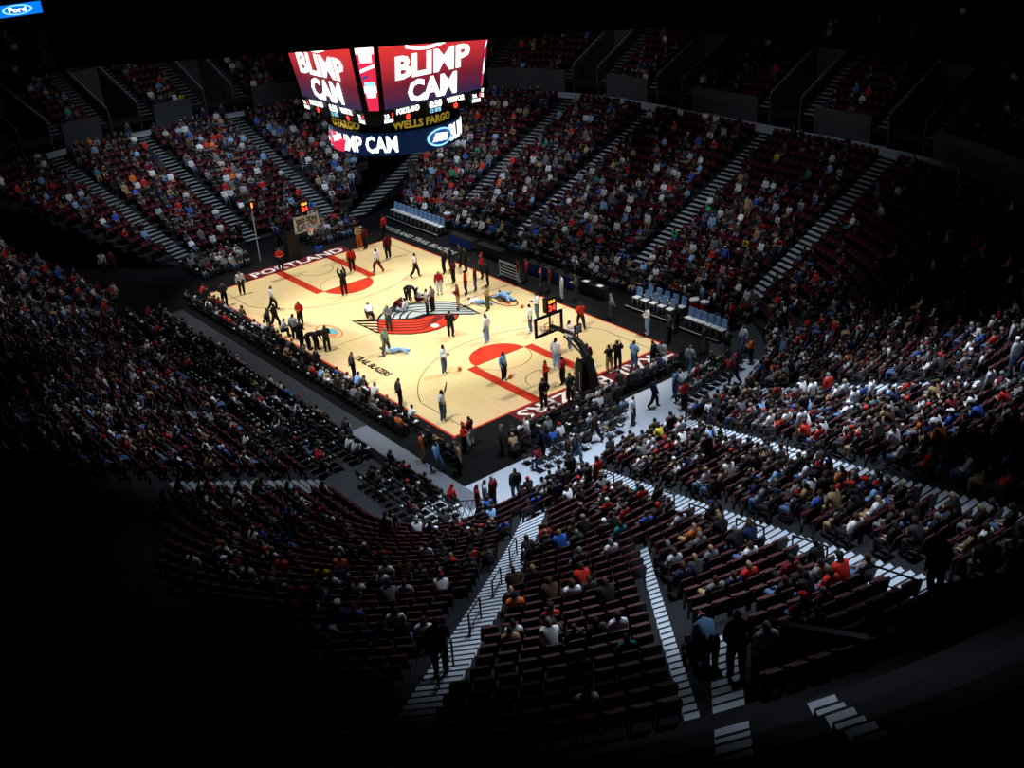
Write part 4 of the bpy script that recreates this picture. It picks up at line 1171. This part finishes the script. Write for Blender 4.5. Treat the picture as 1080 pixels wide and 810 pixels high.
if far_chairs:
    o = merge('folding_chairs', [((CH.v, [tuple(f) for f in CH.f], CH.m), far_chairs, None)], CH.mats)
    tag(o, 'black folding chairs in rows along the far sides of the court', 'chairs', None, 'stuff')

# --- seated people: the 300 that show largest (with those standing) are individuals
POSES = [('sit', 44), ('sit_lean', 24), ('sit_back', 28), ('sit_cheer', 2)]
PW = {'sit': 'sitting upright', 'sit_lean': 'leaning forward', 'sit_back': 'leaning back', 'sit_cheer': 'hands raised'}
used = set()
def spectator(x, y, z, ca, where, group):
    for _ in range(80):
        top, hair, pose = pick(TOPS), pick(HAIRS), pick(POSES)
        hat = None
        r = rng.random()
        if r < .05: hat = 'santa'
        elif r < .15: hat = rng.choice(['red', 'white', 'black', 'navy'])
        hd = {'santa': 'santa hat'}.get(hat, f'{hat} cap') if hat else (f'{hair} hair' if hair != 'bald' else 'bald head')
        lb = f"person in {top} top, {hd}, {where}"
        if lb in used and len(lb.split()) <= 14: lb = f"person in {top} top, {hd}, {PW[pose]}, {where}"
        if lb not in used and len(lb.split()) <= 16: break
    used.add(lb)
    skin = S_ if rng.random() < .85 else D_
    if hair in ('blond', 'grey', 'bald'): skin = S_
    return person((x, y, z), math.degrees(ca), pose, top, pick(BOTS), hair, skin, rng.uniform(1.68, 1.88), lb, group, hat=hat, long=rng.random() < .8)
allf = [(q[6], 'c', q) for q in court_folk] + [((q[6] if seen(q[7], q[8]) else 999), 's', q) for q in folk]
allf.sort(key=lambda a: a[0])
NIND = max(60, 300 - len(STANDING))
rest = []
for i, (dep, kind, q) in enumerate(allf):
    if kind == 'c':
        x, y, z, ca, r, A_, _ = q
        if i < NIND: spectator(x + math.cos(ca) * .02, y + math.sin(ca) * .02, z - .02, ca, f"{ORD[r + 1]} chair row, {A_}", 'people on the courtside chairs')
        else: rest.append((x, y, z - .04, ca, 0))
    else:
        x, y, z, ca, row, tier = q[:6]
        if i < NIND:
            t, o_, side, an, lat = place_label(x, y, row, tier)
            spectator(x, y, z + .02, ca, f"{'upper ' if t == 'upper' else ''}{o_} row {side} {an}", 'spectators in the nearest stands')
        else: rest.append((x, y, z, ca, q[7]))

# --- the rest of the crowd, one object
parts = {p: [] for p, _ in POSES}; parts['stand'] = []
for q in rest:
    p = pick(POSES)
    if rng.random() < .05 and q[2] > .1: p = 'stand'
    parts[p].append(q)
batches = []
for pose, lst in parts.items():
    if not lst: continue
    fg = figure(pose, False)
    zn = fg['zone']; k = len(lst); n = len(zn)
    cols = np.zeros((k, n, 3)); zi = {z: np.where(zn == z)[0] for z in set(zn)}
    ins = []
    for i, (x, y, z, ca, u) in enumerate(lst):
        top, bot, hair = pick(TOPS), pick(BOTS), pick(HAIRS)
        skin = (.30, .21, .17) if rng.random() < .87 else (.10, .045, .025)
        r = rng.random()
        hc = CLOTH['red'] if r < .05 else CLOTH['white'] if r < .10 else CLOTH['black'] if r < .13 else (skin if hair == 'bald' else CLOTH[hair])
        short = rng.random() < .25
        j = rng.uniform(.8, 1.15)
        for zz, ix in zi.items():
            c = {'torso': CLOTH[top], 'fore': skin if short else CLOTH[top], 'hand': skin, 'face': skin, 'skin': skin, 'hair': hc, 'leg': CLOTH[bot], 'foot': CLOTH['black']}.get(zz, skin)
            cols[i, ix] = np.array(c) * j
        ins.append((x, y, z + .02, ca + rng.uniform(-.3, .3), rng.uniform(.92, 1.04)))
    batches.append(((fg['vs'], fg['fs'], [0] * len(fg['fs'])), ins, cols))
o = merge('crowd', batches, [M['crowd']])
tag(o, 'distant crowd of seated and standing spectators filling the stands', 'crowd', None, 'stuff')
print('SEATS', len(seats), 'FOLK', len(folk), 'COURTFOLK', len(court_folk), 'CHAIRS', len(floor_rows))

# ------------------------------------------------------------------ baskets
def hoop(side, dark):
    s = side; r = empty('basketball_hoop', (s * (L + 1.9), 0, 0), 0 if s > 0 else math.pi)
    # local frame: +x away from the court; board plane at x = -(1.9 + 1.22)
    bx = -3.12
    b = MB()
    b.box((.6, 0, .30), (2.0, 1.3, .58), M['black']); b.box((-.30, 0, 1.15), (.7, 1.1, 2.1), M['black'], taper=.75)
    b.build('base', r)
    a = MB()
    a.tube([(.5, 0, .5), (.28, 0, 1.6), (-.1, 0, 2.5), (-.6, 0, 3.05), (-1.3, 0, 3.35), (-2.2, 0, 3.40), (bx + .12, 0, 3.35)], [.26, .24, .22, .19, .16, .13, .12], M['black'], 8)
    a.tube([(.4, .0, 1.2), (-.6, 0, 2.55), (-1.9, 0, 3.1)], .06, M['black'], 6)
    a.build('support_arm', r)
    fm = M['black'] if dark else M['steel']
    f_ = MB()
    for z in (2.92, 3.95): f_.box((bx, 0, z), (.10, 1.98, .13), fm)
    for y in (-.915, .915): f_.box((bx, y, 3.435), (.10, .14, 1.07), fm)
    f_.tube([(bx + .1, 0, 2.9), (bx + .1, 0, 3.97)], .05, fm, 6)
    for y in (-.8, .8): f_.tube([(bx + .06, y, 3.0), (bx + .5, 0, 3.36)], .03, fm, 6)
    f_.build('backboard_frame', r)
    g = MB(); g.box((bx, 0, 3.435), (.02, 1.76, 1.0), M['glass'])
    for y in (-.29, .29): g.box((bx - .015, y, 3.27), (.008, .045, .45), M['white'])
    for z in (3.05, 3.49): g.box((bx - .015, 0, z), (.008, .62, .045), M['white'])
    g.build('backboard', r)
    ri = MB(); c0 = Vector((bx - .38, 0, 3.05))
    ri.tube([c0 + Vector((math.cos(t) * .235, math.sin(t) * .235, 0)) for t in [k * math.pi / 10 for k in range(21)]], .018, mats('orange'), 6)
    ri.box((bx - .09, 0, 3.05), (.16, .14, .05), mats('orange')); ri.build('rim', r)
    n = MB()
    for k in range(12):
        t0, t1 = k * math.pi / 6, (k + 1) * math.pi / 6
        for q in ((t0, t1), (t1, t0)):
            n.tube([c0 + Vector((math.cos(q[0]) * .22, math.sin(q[0]) * .22, 0)), c0 + Vector((math.cos((q[0] + q[1]) / 2) * .17, math.sin((q[0] + q[1]) / 2) * .17, -.2)), c0 + Vector((math.cos(q[1]) * .12, math.sin(q[1]) * .12, -.42))], .008, M['white'], 4)
    n.build('net', r)
    # shot clock above the board: dark cases, orange timer over red digits, shown on both faces
    k = MB(); k.tube([(bx + .1, 0, 3.9), (bx + .15, 0, 4.25)], .05, M['black'], 6); k.box((bx + .15, 0, 4.62), (.34, .66, .82), M['black'])
    k.box((bx + .15, 0, 4.62), (.30, .70, .78), M['black'])
    ck = k.build('shot_clock', r)
    for sgn in (1, -1):
        d1 = MB()
        for txt, sz, wd, z, m in (('24', .34, .48, 4.48, 'led_red'), ('12:0', .20, .46, 4.84, 'led_orange')):
            V, F = text_mesh(txt, sz, .015, wd)
            d1.raw([(bx + .15 + sgn * .185, v.x * sgn, z + v.y) for v in V], F, M[m])
        d1.build('digits', ck)
    # small framed sign on the arm
    sg = MB(); sx = -.75
    sg.tube([(sx, 0, 3.2), (sx, 0, 3.62)], .035, M['black'], 6)
    sg.box((sx, 0, 3.86), (.06, .50, .50), mats('maroon')); sg.box((sx + .035, 0, 3.86), (.012, .32, .36), M['white']); sg.box((sx - .035, 0, 3.86), (.012, .32, .36), M['white'])
    if dark: sg.build('framed_sign', r)
    pw = MB()
    for sy in (-1, 1): pw.box((-1.35, sy * .165, 3.36), (.62, .012, .10), M['white'])
    pw.box((-.15, -.52, 1.0), (.02, .02, 1.5), M['white']) if dark else None
    if dark: pw.build('white_strip', r)
    return r
tag(hoop(1, True), 'near basket with black framed backboard on a black curved stanchion', 'basketball hoop', 'basketball hoops')
tag(hoop(-1, False), 'far basket with pale framed backboard over the maroon floor lettering', 'basketball hoop', 'basketball hoops')
sd = MB(); sd.tube([(0, 0, 0), (0, 0, 4.1)], .04, M['steel'], 6); sd.box((0, 0, 4.3), (.25, .32, .5), M['black'])
V, F = text_mesh('1', .36, .02, .12); sd.raw([(.13, v.x, 4.3 + v.y) for v in V], F, M['led_orange'])
P = hit(300, 232); tag(sd.build('digit_display', None, (-17.6, -1.9, 0), 0), 'small orange lit digit display on a pole left of the far basket', 'display')

# ------------------------------------------------------------------ benches, tables, barriers
BC = MB(); BC.box((.02, 0, .46), (.46, .46, .07), M['white']); bc_seat = BC.mesh('seat')
BC = MB(); BC.box((-.22, 0, .78), (.09, .44, .50), M['blue_cover'], rot=Euler((0, -.14, 0)).to_matrix(), taper=.92); bc_back = BC.mesh('backrest')
bc_leg = []
for sx in (-.2, .2):
    for sy in (-.2, .2):
        q = MB(); q.tube([(sx, sy, .44), (sx * 1.1, sy, 0)], .018, M['steel'], 6); bc_leg.append(q.mesh('leg'))
def bench_chair(x, y, label, grp):
    r = empty('bench_chair', (x, y, .16), -math.pi / 2)
    for n, me in [('seat', bc_seat), ('backrest', bc_back)] + [('leg', m) for m in bc_leg]:
        c = bpy.data.objects.new(n, me); COL.objects.link(c); c.parent = r
    tag(r, label, 'chair', grp)
def platform(x0, x1, y, label):
    p = MB(); p.box(((x0 + x1) / 2, y, .08), (x1 - x0, 1.3, .15), M['floor_dark']); p.box(((x0 + x1) / 2, y - .62, .085), (x1 - x0, .05, .16), M['steel'])
    tag(p.build('bench_platform'), label, 'platform')
platform(-18.9, -11.8, 10.7, 'low dark platform under the far left bench chairs')
platform(8.6, 12.6, 10.7, 'low dark platform under the two row bench chairs')
platform(13.3, 16.5, 10.5, 'low dark platform under the rightmost bench chairs')
for i in range(12): bench_chair(-18.6 + i * .585, 10.75, 'blue backed white bench chair in the far bench left of the scorers table', 'far left bench chairs')
for i in range(5): bench_chair(9.0 + i * .72, 10.75, 'blue backed white chair in the front row of the two row bench', 'two row bench, front')
q = 0
for i in range(5):
    r = empty('bench_chair', (9.0 + i * .72, 11.75, .0), -math.pi / 2)
    for n, me in [('seat', bc_seat), ('backrest', bc_back)] + [('leg', m) for m in bc_leg]:
        c = bpy.data.objects.new(n, me); COL.objects.link(c); c.parent = r
    tag(r, 'blue backed white chair in the back row of the two row bench', 'chair', 'two row bench, back')
for i in range(6): bench_chair(13.6 + i * .52, 10.55, 'blue backed white chair in the bench right of the drinks cooler', 'right bench chairs')
def table(x, y, w, label, front='table_blue'):
    r = empty('courtside_table', (x, y, 0))
    t = MB(); t.box((0, 0, .76), (w, .62, .05), M['black']); t.build('tabletop', r)
    t = MB(); t.box((0, -.29, .38), (w, .04, .72), M[front]); t.build('front_panel', r)
    for s in (-1, 1):
        t = MB(); t.tube([(s * (w / 2 - .08), .22, .74), (s * (w / 2 - .08), .26, 0)], .02, M['rail'], 6); t.build('leg', r)
    tag(r, label, 'table')
for x, w, lb, fr in [(-8.6, 2.8, 'scorers table with blue front nearest the far left bench', 'table_blue'), (-5.2, 2.8, 'black fronted scorers table beside the white rack', 'black'), (.3, 2.6, 'blue fronted scorers table left of the sideline middle', 'table_blue'),
                     (3.0, 2.4, 'blue fronted scorers table right of the sideline middle', 'table_blue'), (5.7, 2.4, 'black fronted table with white papers near the two row bench', 'black')]:
    table(x, 10.2, w, lb, fr)
for x, lb in [(.1, 'small dark monitor on the left blue scorers table'), (2.9, 'small dark monitor on the right blue scorers table'), (5.5, 'small dark monitor on the black fronted table')]:
    m_ = MB(); m_.box((0, 0, .02), (.22, .16, .03), M['black']); m_.box((0, .02, .24), (.46, .04, .32), M['black']); m_.box((0, .045, .24), (.42, .01, .27), M['led_navy'])
    m_.box((0, 0, .07), (.05, .05, .1), M['black']); tag(m_.build('monitor', None, (x, 10.2, .785)), lb, 'monitor')
for x, lb in [(4.9, 'white paper stack at the left of the papers table'), (6.2, 'white paper stack at the right of the papers table')]:
    m_ = MB(); m_.box((0, 0, .012), (.42, .3, .022), M['white']); m_.box((.05, .02, .03), (.3, .22, .012), M['white'], rot=Euler((0, 0, .3)).to_matrix()); tag(m_.build('paper_stack', None, (x, 10.15, .785)), lb, 'paper')
co = MB()
for k, (r0, z0, r1, z1, m) in enumerate([(.26, 0, .28, .12, 'white'), (.28, .12, .29, .40, 'red'), (.29, .40, .30, .55, 'white'), (.30, .55, .12, .64, 'white')]):
    n = 14
    A = [(math.cos(t) * r0, math.sin(t) * r0, z0) for t in [i * 2 * math.pi / n for i in range(n)]]; B = [(math.cos(t) * r1, math.sin(t) * r1, z1) for t in [i * 2 * math.pi / n for i in range(n)]]
    co.raw(A + B, [(i, (i + 1) % n, n + (i + 1) % n, n + i) for i in range(n)] + ([tuple(range(n, 2 * n))] if k == 3 else []) + ([tuple(range(n - 1, -1, -1))] if k == 0 else []), mats(m))
cm = co.mesh('drinks_cooler')
for x, y, lb in [(12.75, 11.9, 'white drinks cooler with a red band left of its pair'), (13.5, 12.0, 'white drinks cooler with a red band right of its pair'), (-13.0, 12.0, 'red and white drinks cooler behind the far left bench')]:
    c = bpy.data.objects.new('drinks_cooler', cm); COL.objects.link(c)
    st = MB(); st.box((0, 0, .32), (.62, .55, .62), M['black'], taper=.95); tag(st.build('cooler_stand', None, (x, y, 0)), 'black stand under the ' + lb, 'stand')
    c.location = (x, y, .63); tag(c, lb, 'cooler')
# white tubular rack by the far sideline
def barrier(name, loc, ang, w, h, m, label, bars=5, lattice=False):
    b = MB()
    b.tube([(-w / 2, 0, 0), (-w / 2, 0, h), (w / 2, 0, h), (w / 2, 0, 0)], .03, M[m], 6)
    if lattice:
        for i in range(6):
            x = -w / 2 + w * i / 6; b.tube([(x, 0, .1), (x + w / 6, 0, h - .05)], .016, M[m], 5); b.tube([(x + w / 6, 0, .1), (x, 0, h - .05)], .016, M[m], 5)
        b.tube([(-w / 2, 0, .1), (w / 2, 0, .1)], .025, M[m], 5)
    else:
        for i in range(bars): z = .15 + (h - .25) * i / (bars - 1); b.tube([(-w / 2, 0, z), (w / 2, 0, z)], .022, M[m], 6)
    for s in (-1, 1): b.tube([(s * w / 2, -.25, .02), (s * w / 2, .25, .02)], .025, M[m], 6)
    tag(b.build(name, None, loc, ang), label, 'barrier' if lattice else 'rack')
P = at(528, 297); barrier('tubular_rack', (P.x, max(P.y, 8.3), 0), .0, 2.0, 1.1, 'steel', 'white tubular rack standing at the far sideline beside the black clothed group')
P = at(494, 548); barrier('lattice_barrier', (P.x, P.y, 0), .9, 1.7, 1.0, 'rail', 'black lattice barrier on the pale walkway at the near corner', lattice=True)
bg = MB(); bg.box((0, 0, .2), (.42, .3, .36), mats('yellow'), taper=.8); bg.tube([(-.12, 0, .36), (-.08, 0, .55), (.08, 0, .55), (.12, 0, .36)], .012, mats('yellow'), 5)
P = at(758, 384); tag(bg.build('bag', None, (P.x, P.y, 0)), 'yellow bag on the floor beside the person in black coat', 'bag')
bn = MB()
n = 14
for r0, z0, r1, z1 in ((.24, 0, .30, .5), (.30, .5, .26, .52)):
    bn.raw([(math.cos(i * 2 * math.pi / n) * r0, math.sin(i * 2 * math.pi / n) * r0, z0) for i in range(n)] + [(math.cos(i * 2 * math.pi / n) * r1, math.sin(i * 2 * math.pi / n) * r1, z1) for i in range(n)], [(i, (i + 1) % n, n + (i + 1) % n, n + i) for i in range(n)], mats('blue'))
P = at(337, 266); tag(bn.build('tub', None, (P.x, P.y, 0)), 'round blue tub on the black floor behind the far baseline lettering', 'tub')

# basketballs
def ball(u, v, label):
    P = at(u, v); bm = bmesh.new(); bmesh.ops.create_uvsphere(bm, u_segments=20, v_segments=12, radius=.121)
    me = bpy.data.meshes.new('basketball'); bm.to_mesh(me); bm.free(); me.materials.append(M['ball']); me.materials.append(M['black'])
    for p in me.polygons: p.use_smooth = True
    o = link('basketball', me, None, (P.x, P.y, .139))
    s = MB()
    for ax in range(3):
        pts = []
        for k in range(25):
            t = k * math.pi / 12; c, q = math.cos(t) * .1205, math.sin(t) * .1205
            pts.append([(c, q, 0), (c, 0, q), (0, c, q)][ax])
        s.tube(pts, .003, M['black'], 4)
    s.build('seam', o)
    tag(o, label, 'ball')
ball(485, 391, 'orange basketball on the floor between the three point line and the foul circle')
ball(539, 399, 'orange basketball on the wood beside the light blue player')
ball(551, 325, 'orange basketball on the wood near the far sideline')

# handrails down the middle of the stairs
def handrail(a, d, lat, label):
    t0 = t_of_d(a, d, lat); t1 = t0 + 1.75
    p0, p1 = along(a, t0, lat), along(a, t1, lat)
    z0, z1 = zrow(*p0), zrow(*p1)
    r = MB()
    A, B = Vector((*p0, z0)), Vector((*p1, z1)); H = Vector((0, 0, .95)); m = Vector((0, 0, .5))
    r.tube([A, A + H], .028, M['rail'], 6); r.tube([B, B + H], .028, M['rail'], 6)
    r.tube([A + H, B + H], .028, M['rail'], 6); r.tube([A + m, B + m], .02, M['rail'], 6)
    tag(r.build('handrail'), label, 'handrail')
for i, d in enumerate([15.2, 18.8, 22.6, 26.6]):
    handrail('corner', d, .1, f'black handrail down the middle of the corner stairs, {ORD[i + 1]} from the court')
for i, d in enumerate([11.0, 16.6, 19.4, 22.6, 25.8, 29.4]):
    handrail('end_a', d, -.75, f'black handrail beside the long end aisle, {ORD[i + 1]} from the court')
for i, d in enumerate([12.0, 15.0, 18.0, 25.0]):
    handrail('end_c', d, 0, f'black handrail in the far end aisle, {ORD[i + 1]} from the court')
for i, d in enumerate([12.0, 16.0, 19.0, 25.0]):
    handrail('end_b', d, -.5, f'black handrail beside the second end aisle, {ORD[i + 1]} from the court')

# people on the stairs low in the picture
for u, v, pose, top, hair, h, lb in [(776, 715, 'back', 'black', 'brown', 1.85, 'person all in black standing on the lowest bright stair flight'), (806, 722, 'hold', 'pale grey', 'blond', 1.7, 'person in pale top standing right of the all black figure on the stairs'),
                                     (748, 706, 'bend', 'light blue', 'grey', 1.75, 'person in blue denim shirt and red hat reaching over beside the lowest stairs'), (466, 712, 'hold', 'black', 'brown', 1.8, 'person in black on the corner stairs nearest the camera'),
                                     (985, 630, 'stand', 'black', 'brown', 1.8, 'person in black standing on the end stairs by the grey wall'), (867, 556 - 8, 'stand', 'black', 'brown', 1.8, 'person in black standing on the long end aisle')]:
    P = hit(u, v); person((P.x, P.y, zrow(P.x, P.y) + .02), 150, pose, top, 'black', hair, S_, h, lb, None, hat='santa' if 'red hat' in lb else None)

# ------------------------------------------------------------------ centre-hung scoreboard
sb = empty('scoreboard', (0, 0, 0))
SA, SW, SZ0, SZ1, GA, GW = 4.13, 3.25, 14.35, 18.4, .16, .09
def face(k, y, z, out=0.0):
    """point on face k (0: +x, 1: +y, 2: -x, 3: -y); y runs to the right seen from outside"""
    a = SA + GA * (z - SZ0) + out
    c, s = [(1, 0), (0, 1), (-1, 0), (0, -1)][k]
    return (a * c - y * s, a * s + y * c, z)
def wz(z): return SW + GW * (z - SZ0)
body = MB()
zs = [13.5, SZ0, SZ1 + .7]
for z0, z1 in zip(zs[:-1], zs[1:]):
    for k in range(4):
        for kk in (k,):
            q = [face(k, -wz(z0), z0, -.06), face(k, wz(z0), z0, -.06), face(k, wz(z1), z1, -.06), face(k, -wz(z1), z1, -.06)]
            body.poly(q, M['black'])
            n = (k + 1) % 4
            body.poly([face(k, wz(z0), z0, -.06), face(n, -wz(z0), z0, -.06), face(n, -wz(z1), z1, -.06), face(k, wz(z1), z1, -.06)], M['black'])
for z in (zs[0], zs[-1]):
    ring8 = []
    for k in range(4): ring8 += [face(k, -wz(z), z, -.06), face(k, wz(z), z, -.06)]
    body.poly(ring8, M['black'])
R1 = 3.80
def cyl(mb, r0, z0, r1, z1, m, n=40, cap=None):
    A = [(math.cos(i * 2 * math.pi / n) * r0, math.sin(i * 2 * math.pi / n) * r0, z0) for i in range(n)]; B = [(math.cos(i * 2 * math.pi / n) * r1, math.sin(i * 2 * math.pi / n) * r1, z1) for i in range(n)]
    mb.raw(A + B, [(i, (i + 1) % n, n + (i + 1) % n, n + i) for i in range(n)], m)
    if cap: mb.raw(A, [tuple(range(n))], m)
body.build('housing', sb)
lr = MB(); cyl(lr, R1 - .15, 12.8, R1 - .1, 13.5, M['black']); lr.build('name_ring', sb)
lr = MB(); cyl(lr, R1, 11.5, R1, 12.8, M['led_navy'], cap=True); cyl(lr, R1 + .02, 12.78, R1 - .2, 12.84, M['black']); led = lr.build('led_ring', sb)
for z in (15, 17): pass
hg = MB()
for x, y in ((-2, -2), (2, -2), (2, 2), (-2, 2)): hg.tube([(x, y, SZ1 + .6), (x * .6, y * .6, 40)], .04, M['black'], 6)
hg.build('hanging_cable', sb)
def on_face(mb, s, k, y, z, size, width, m, bold=.02, out=.03):
    V, F = text_mesh(s, size, bold, width)
    mb.raw([face(k, y + v.x, z + v.y, out) for v in V], F, M[m])
for k in range(4):
    sc = MB(); sc.poly([face(k, -wz(SZ0), SZ0, 0), face(k, wz(SZ0), SZ0, 0), face(k, wz(SZ1), SZ1, 0), face(k, -wz(SZ1), SZ1, 0)], M['screen'])
    so = sc.build('video_screen', sb)
    t = MB()
    on_face(t, 'BLIMP', k, -.05, 16.48, 1.26, 5.0, 'led_white', .045)
    on_face(t, 'CAM', k, -.1, 15.08, 1.24, 3.3, 'led_white', .05)
    pts = [(-1.9 + 3.0 * i / 16, 17.30 + 1.1 * ((i / 8 - 1) ** 2) * .24) for i in range(17)]
    for (y0, z0), (y1, z1) in zip(pts[:-1], pts[1:]): t.poly([face(k, y0, z0 - .09, .04), face(k, y1, z1 - .09, .04), face(k, y1, z1 + .09, .04), face(k, y0, z0 + .09, .04)], M['led_white'])
    t.build('screen_lettering', so)
    for txt, yy, zz, sz, wd, m_, bo, nm in [('PORTLAND', -1.75, 14.12, .32, 1.5, 'led_white', .015, 'team_name'), ('0', -1.75, 13.74, .34, .28, 'led_red', .02, 'score_digit'),
            ('0:38', .1, 14.10, .42, .86, 'led_white', .02, 'game_clock'), ('12 075', .1, 13.74, .24, .74, 'led_cyan', .01, 'period_digits'), ('VISITOR', 1.5, 14.12, .32, 1.25, 'led_white', .015, 'team_name'),
            ('0', 1.5, 13.74, .34, .28, 'led_red', .02, 'score_digit')] + [w for q in (-1, 1) for w in [('T.O.', q * 3.0 - .15, 14.02, .22, .34, 'led_white', .01, 'timeout_label'), ('FOULS', q * 3.0 - .02, 13.74, .22, .58, 'led_white', .01, 'foul_label'), ('1', q * 3.0 + .22, 14.02, .22, .08, 'led_red', .01, 'foul_digit')]]:
        st = MB(); on_face(st, txt, k, yy, zz, sz, wd, m_, bo); st.build(nm, sb)
    # corner strip between this face and the next one round
    n = (k + 1) % 4
    def cor(t_, z, out=0.0):
        a = Vector(face(k, wz(z), z, -.04)); b = Vector(face(n, -wz(z), z, -.04)); nn = Vector((a.x + b.x, a.y + b.y, 0)).normalized()
        return tuple(a.lerp(b, t_) + nn * (.02 + out))
    cp = MB(); cp.poly([cor(.28, SZ0), cor(.76, SZ0), cor(.86, SZ1), cor(.14, SZ1)], M['led_crimson'])
    co_ = cp.build('corner_screen', sb)
    cg = MB()
    def cq(t0, z0, t1, z1, m, sk=0): cg.poly([cor(t0, z0, .02), cor(t1, z0 + sk, .02), cor(t1, z1 + sk, .02), cor(t0, z1, .02)], M[m])
    cq(.18, 17.45, .82, SZ1, 'led_white'); cq(.28, 17.0, .72, 17.45, 'led_white'); cq(.22, 16.45, .78, 16.62, 'led_white', .28)
    cq(.25, 16.1, .5, 16.22, 'led_blue', .1); cq(.3, 15.72, .74, 15.95, 'led_cyan'); cq(.26, 15.35, .76, 15.72, 'led_white'); cq(.32, 15.1, .7, 15.35, 'led_white')
    cg.build('corner_graphic', co_)
def ring_text(parent, s, a_deg, z, size, arc_deg, r, m, bold, name):
    V, F = text_mesh(s, size, bold, math.radians(arc_deg) * r); mb = MB()
    mb.raw([(math.cos(math.radians(a_deg) + v.x / r) * (r + .02), math.sin(math.radians(a_deg) + v.x / r) * (r + .02), z + v.y) for v in V], F, M[m])
    return mb.build(name, parent)
for a in (-6, 84, 174, 264): ring_text(sb, 'WELLS FARGO', a, 13.15, .46, 60, R1 - .12, 'gold', .02, 'name_lettering')
for a in (-66, 52, 172): 
    ring_text(led, 'BLIMP CAM', a, 12.15, .95, 66, R1, 'led_white', .03, 'led_lettering')
def ring_patch(mb, pts, m, out):
    mb.poly([(math.cos(math.radians(a)) * (R1 + out), math.sin(math.radians(a)) * (R1 + out), z) for a, z in pts], M[m])
def patch(pts, m, out):
    g = MB(); ring_patch(g, pts, m, out); g.build('led_graphic', led)
for a0 in (6, 126, 246):
    patch([(a0 + 14 * math.cos(t), 12.15 + .52 * math.sin(t)) for t in [k * math.pi / 8 for k in range(16)]], 'led_cyan', .12)
    patch([(a0 + 12 * math.cos(t), 12.15 + .42 * math.sin(t)) for t in [k * math.pi / 8 for k in range(16)]], 'led_blue', .13)
    patch([(a0 - 9, 11.95), (a0 + 6, 11.9), (a0 + 9, 12.3), (a0 - 5, 12.42)], 'led_white', .14)
patch([(-114, 11.8), (-98, 11.62), (-84, 11.62), (-80, 12.3), (-96, 12.7), (-112, 12.6)], 'led_crimson', .16)
patch([(-116, 11.9), (-92, 12.2), (-84, 12.48), (-88, 12.6), (-116, 12.15)], 'led_white', .18)
patch([(-122, 11.9), (-114, 11.8), (-117, 12.7), (-124, 12.7)], 'led_cyan', .12)
tag(sb, 'centre-hung scoreboard with red video screens above the court', 'scoreboard')

# ribbon board on the end balcony, top left of the picture
rb = empty('ribbon_board', (-50.0, -8.1, 16.05))
q = MB(); q.box((0, 0, 0), (.3, 13.4, 1.15), M['black']); q.build('housing', rb)
q = MB(); q.poly([(.17, -6.6, -.5), (.17, 6.6, -.5), (.17, 6.6, .5), (.17, -6.6, .5)], M['led_brightblue']); rs = q.build('led_face', rb)
q = MB()
q.poly([(.18, 2.6 + 1.3 * math.cos(t), .02 + .42 * math.sin(t)) for t in [k * math.pi / 10 for k in range(20)]], M['led_cyan'])
q.poly([(.19, 2.6 + 1.1 * math.cos(t), .02 + .33 * math.sin(t)) for t in [k * math.pi / 10 for k in range(20)]], M['led_brightblue'])
V, F = text_mesh('Ford', .42, .01, 1.5); q.raw([(.2, 2.6 + v.x, .02 + v.y) for v in V], F, M['led_white'])
q.poly([(.18, 5.2, -.5), (.18, 6.5, -.3), (.18, 6.5, .2), (.18, 5.4, -.1)], M['led_cyan'])
q.poly([(.18, -1.2, -.15), (.18, .6, .0), (.18, .7, .2), (.18, -1.0, .15)], M['led_crimson'])
q.poly([(.18, -1.9, .0), (.18, -.9, .25), (.18, -.8, .42), (.18, -1.9, .2)], M['led_white'])
q.poly([(.18, -4.4, -.3), (.18, -2.2, -.25), (.18, -2.0, .2), (.18, -4.4, .15)], M['led_cyan'])
q.build('led_graphic', rs)
tag(rb, 'bright blue ribbon screen on the dark balcony front', 'led screen')

# lighting catwalk hung below the roof, unlit
A, B = Vector((31.84, -28.33, 23.80)), Vector((50.5, -4.0, 23.80))
d = (B - A).normalized(); nv_ = Vector((-d.y, d.x, 0)); ang = math.atan2(d.y, d.x); mid = (A + B) / 2; ln = (B - A).length
cw = empty('catwalk', mid, ang)
q = MB(); q.box((0, .6, .04), (ln, 1.1, .08), M['dark']); q.build('deck', cw)
q = MB()
for y in (.05, 1.15): q.box((0, y, 1.1), (ln, .04, 2.1), M['dark'])
q.build('side_panel', cw)
q = MB()
for y in (.05, 1.15): q.tube([(-ln / 2, y, 2.2), (ln / 2, y, 2.2)], .04, M['black'], 6)
q.build('rail', cw)
q = MB()
for i in range(7):
    for y in (.05, 1.15): q.tube([(-ln / 2 + ln * i / 6, y, 2.1), (-ln / 2 + ln * i / 6, y, 16.2)], .03, M['black'], 5)
q.build('hanger', cw)
tag(cw, 'dark unlit lighting catwalk hanging above the court across the picture top', 'catwalk')
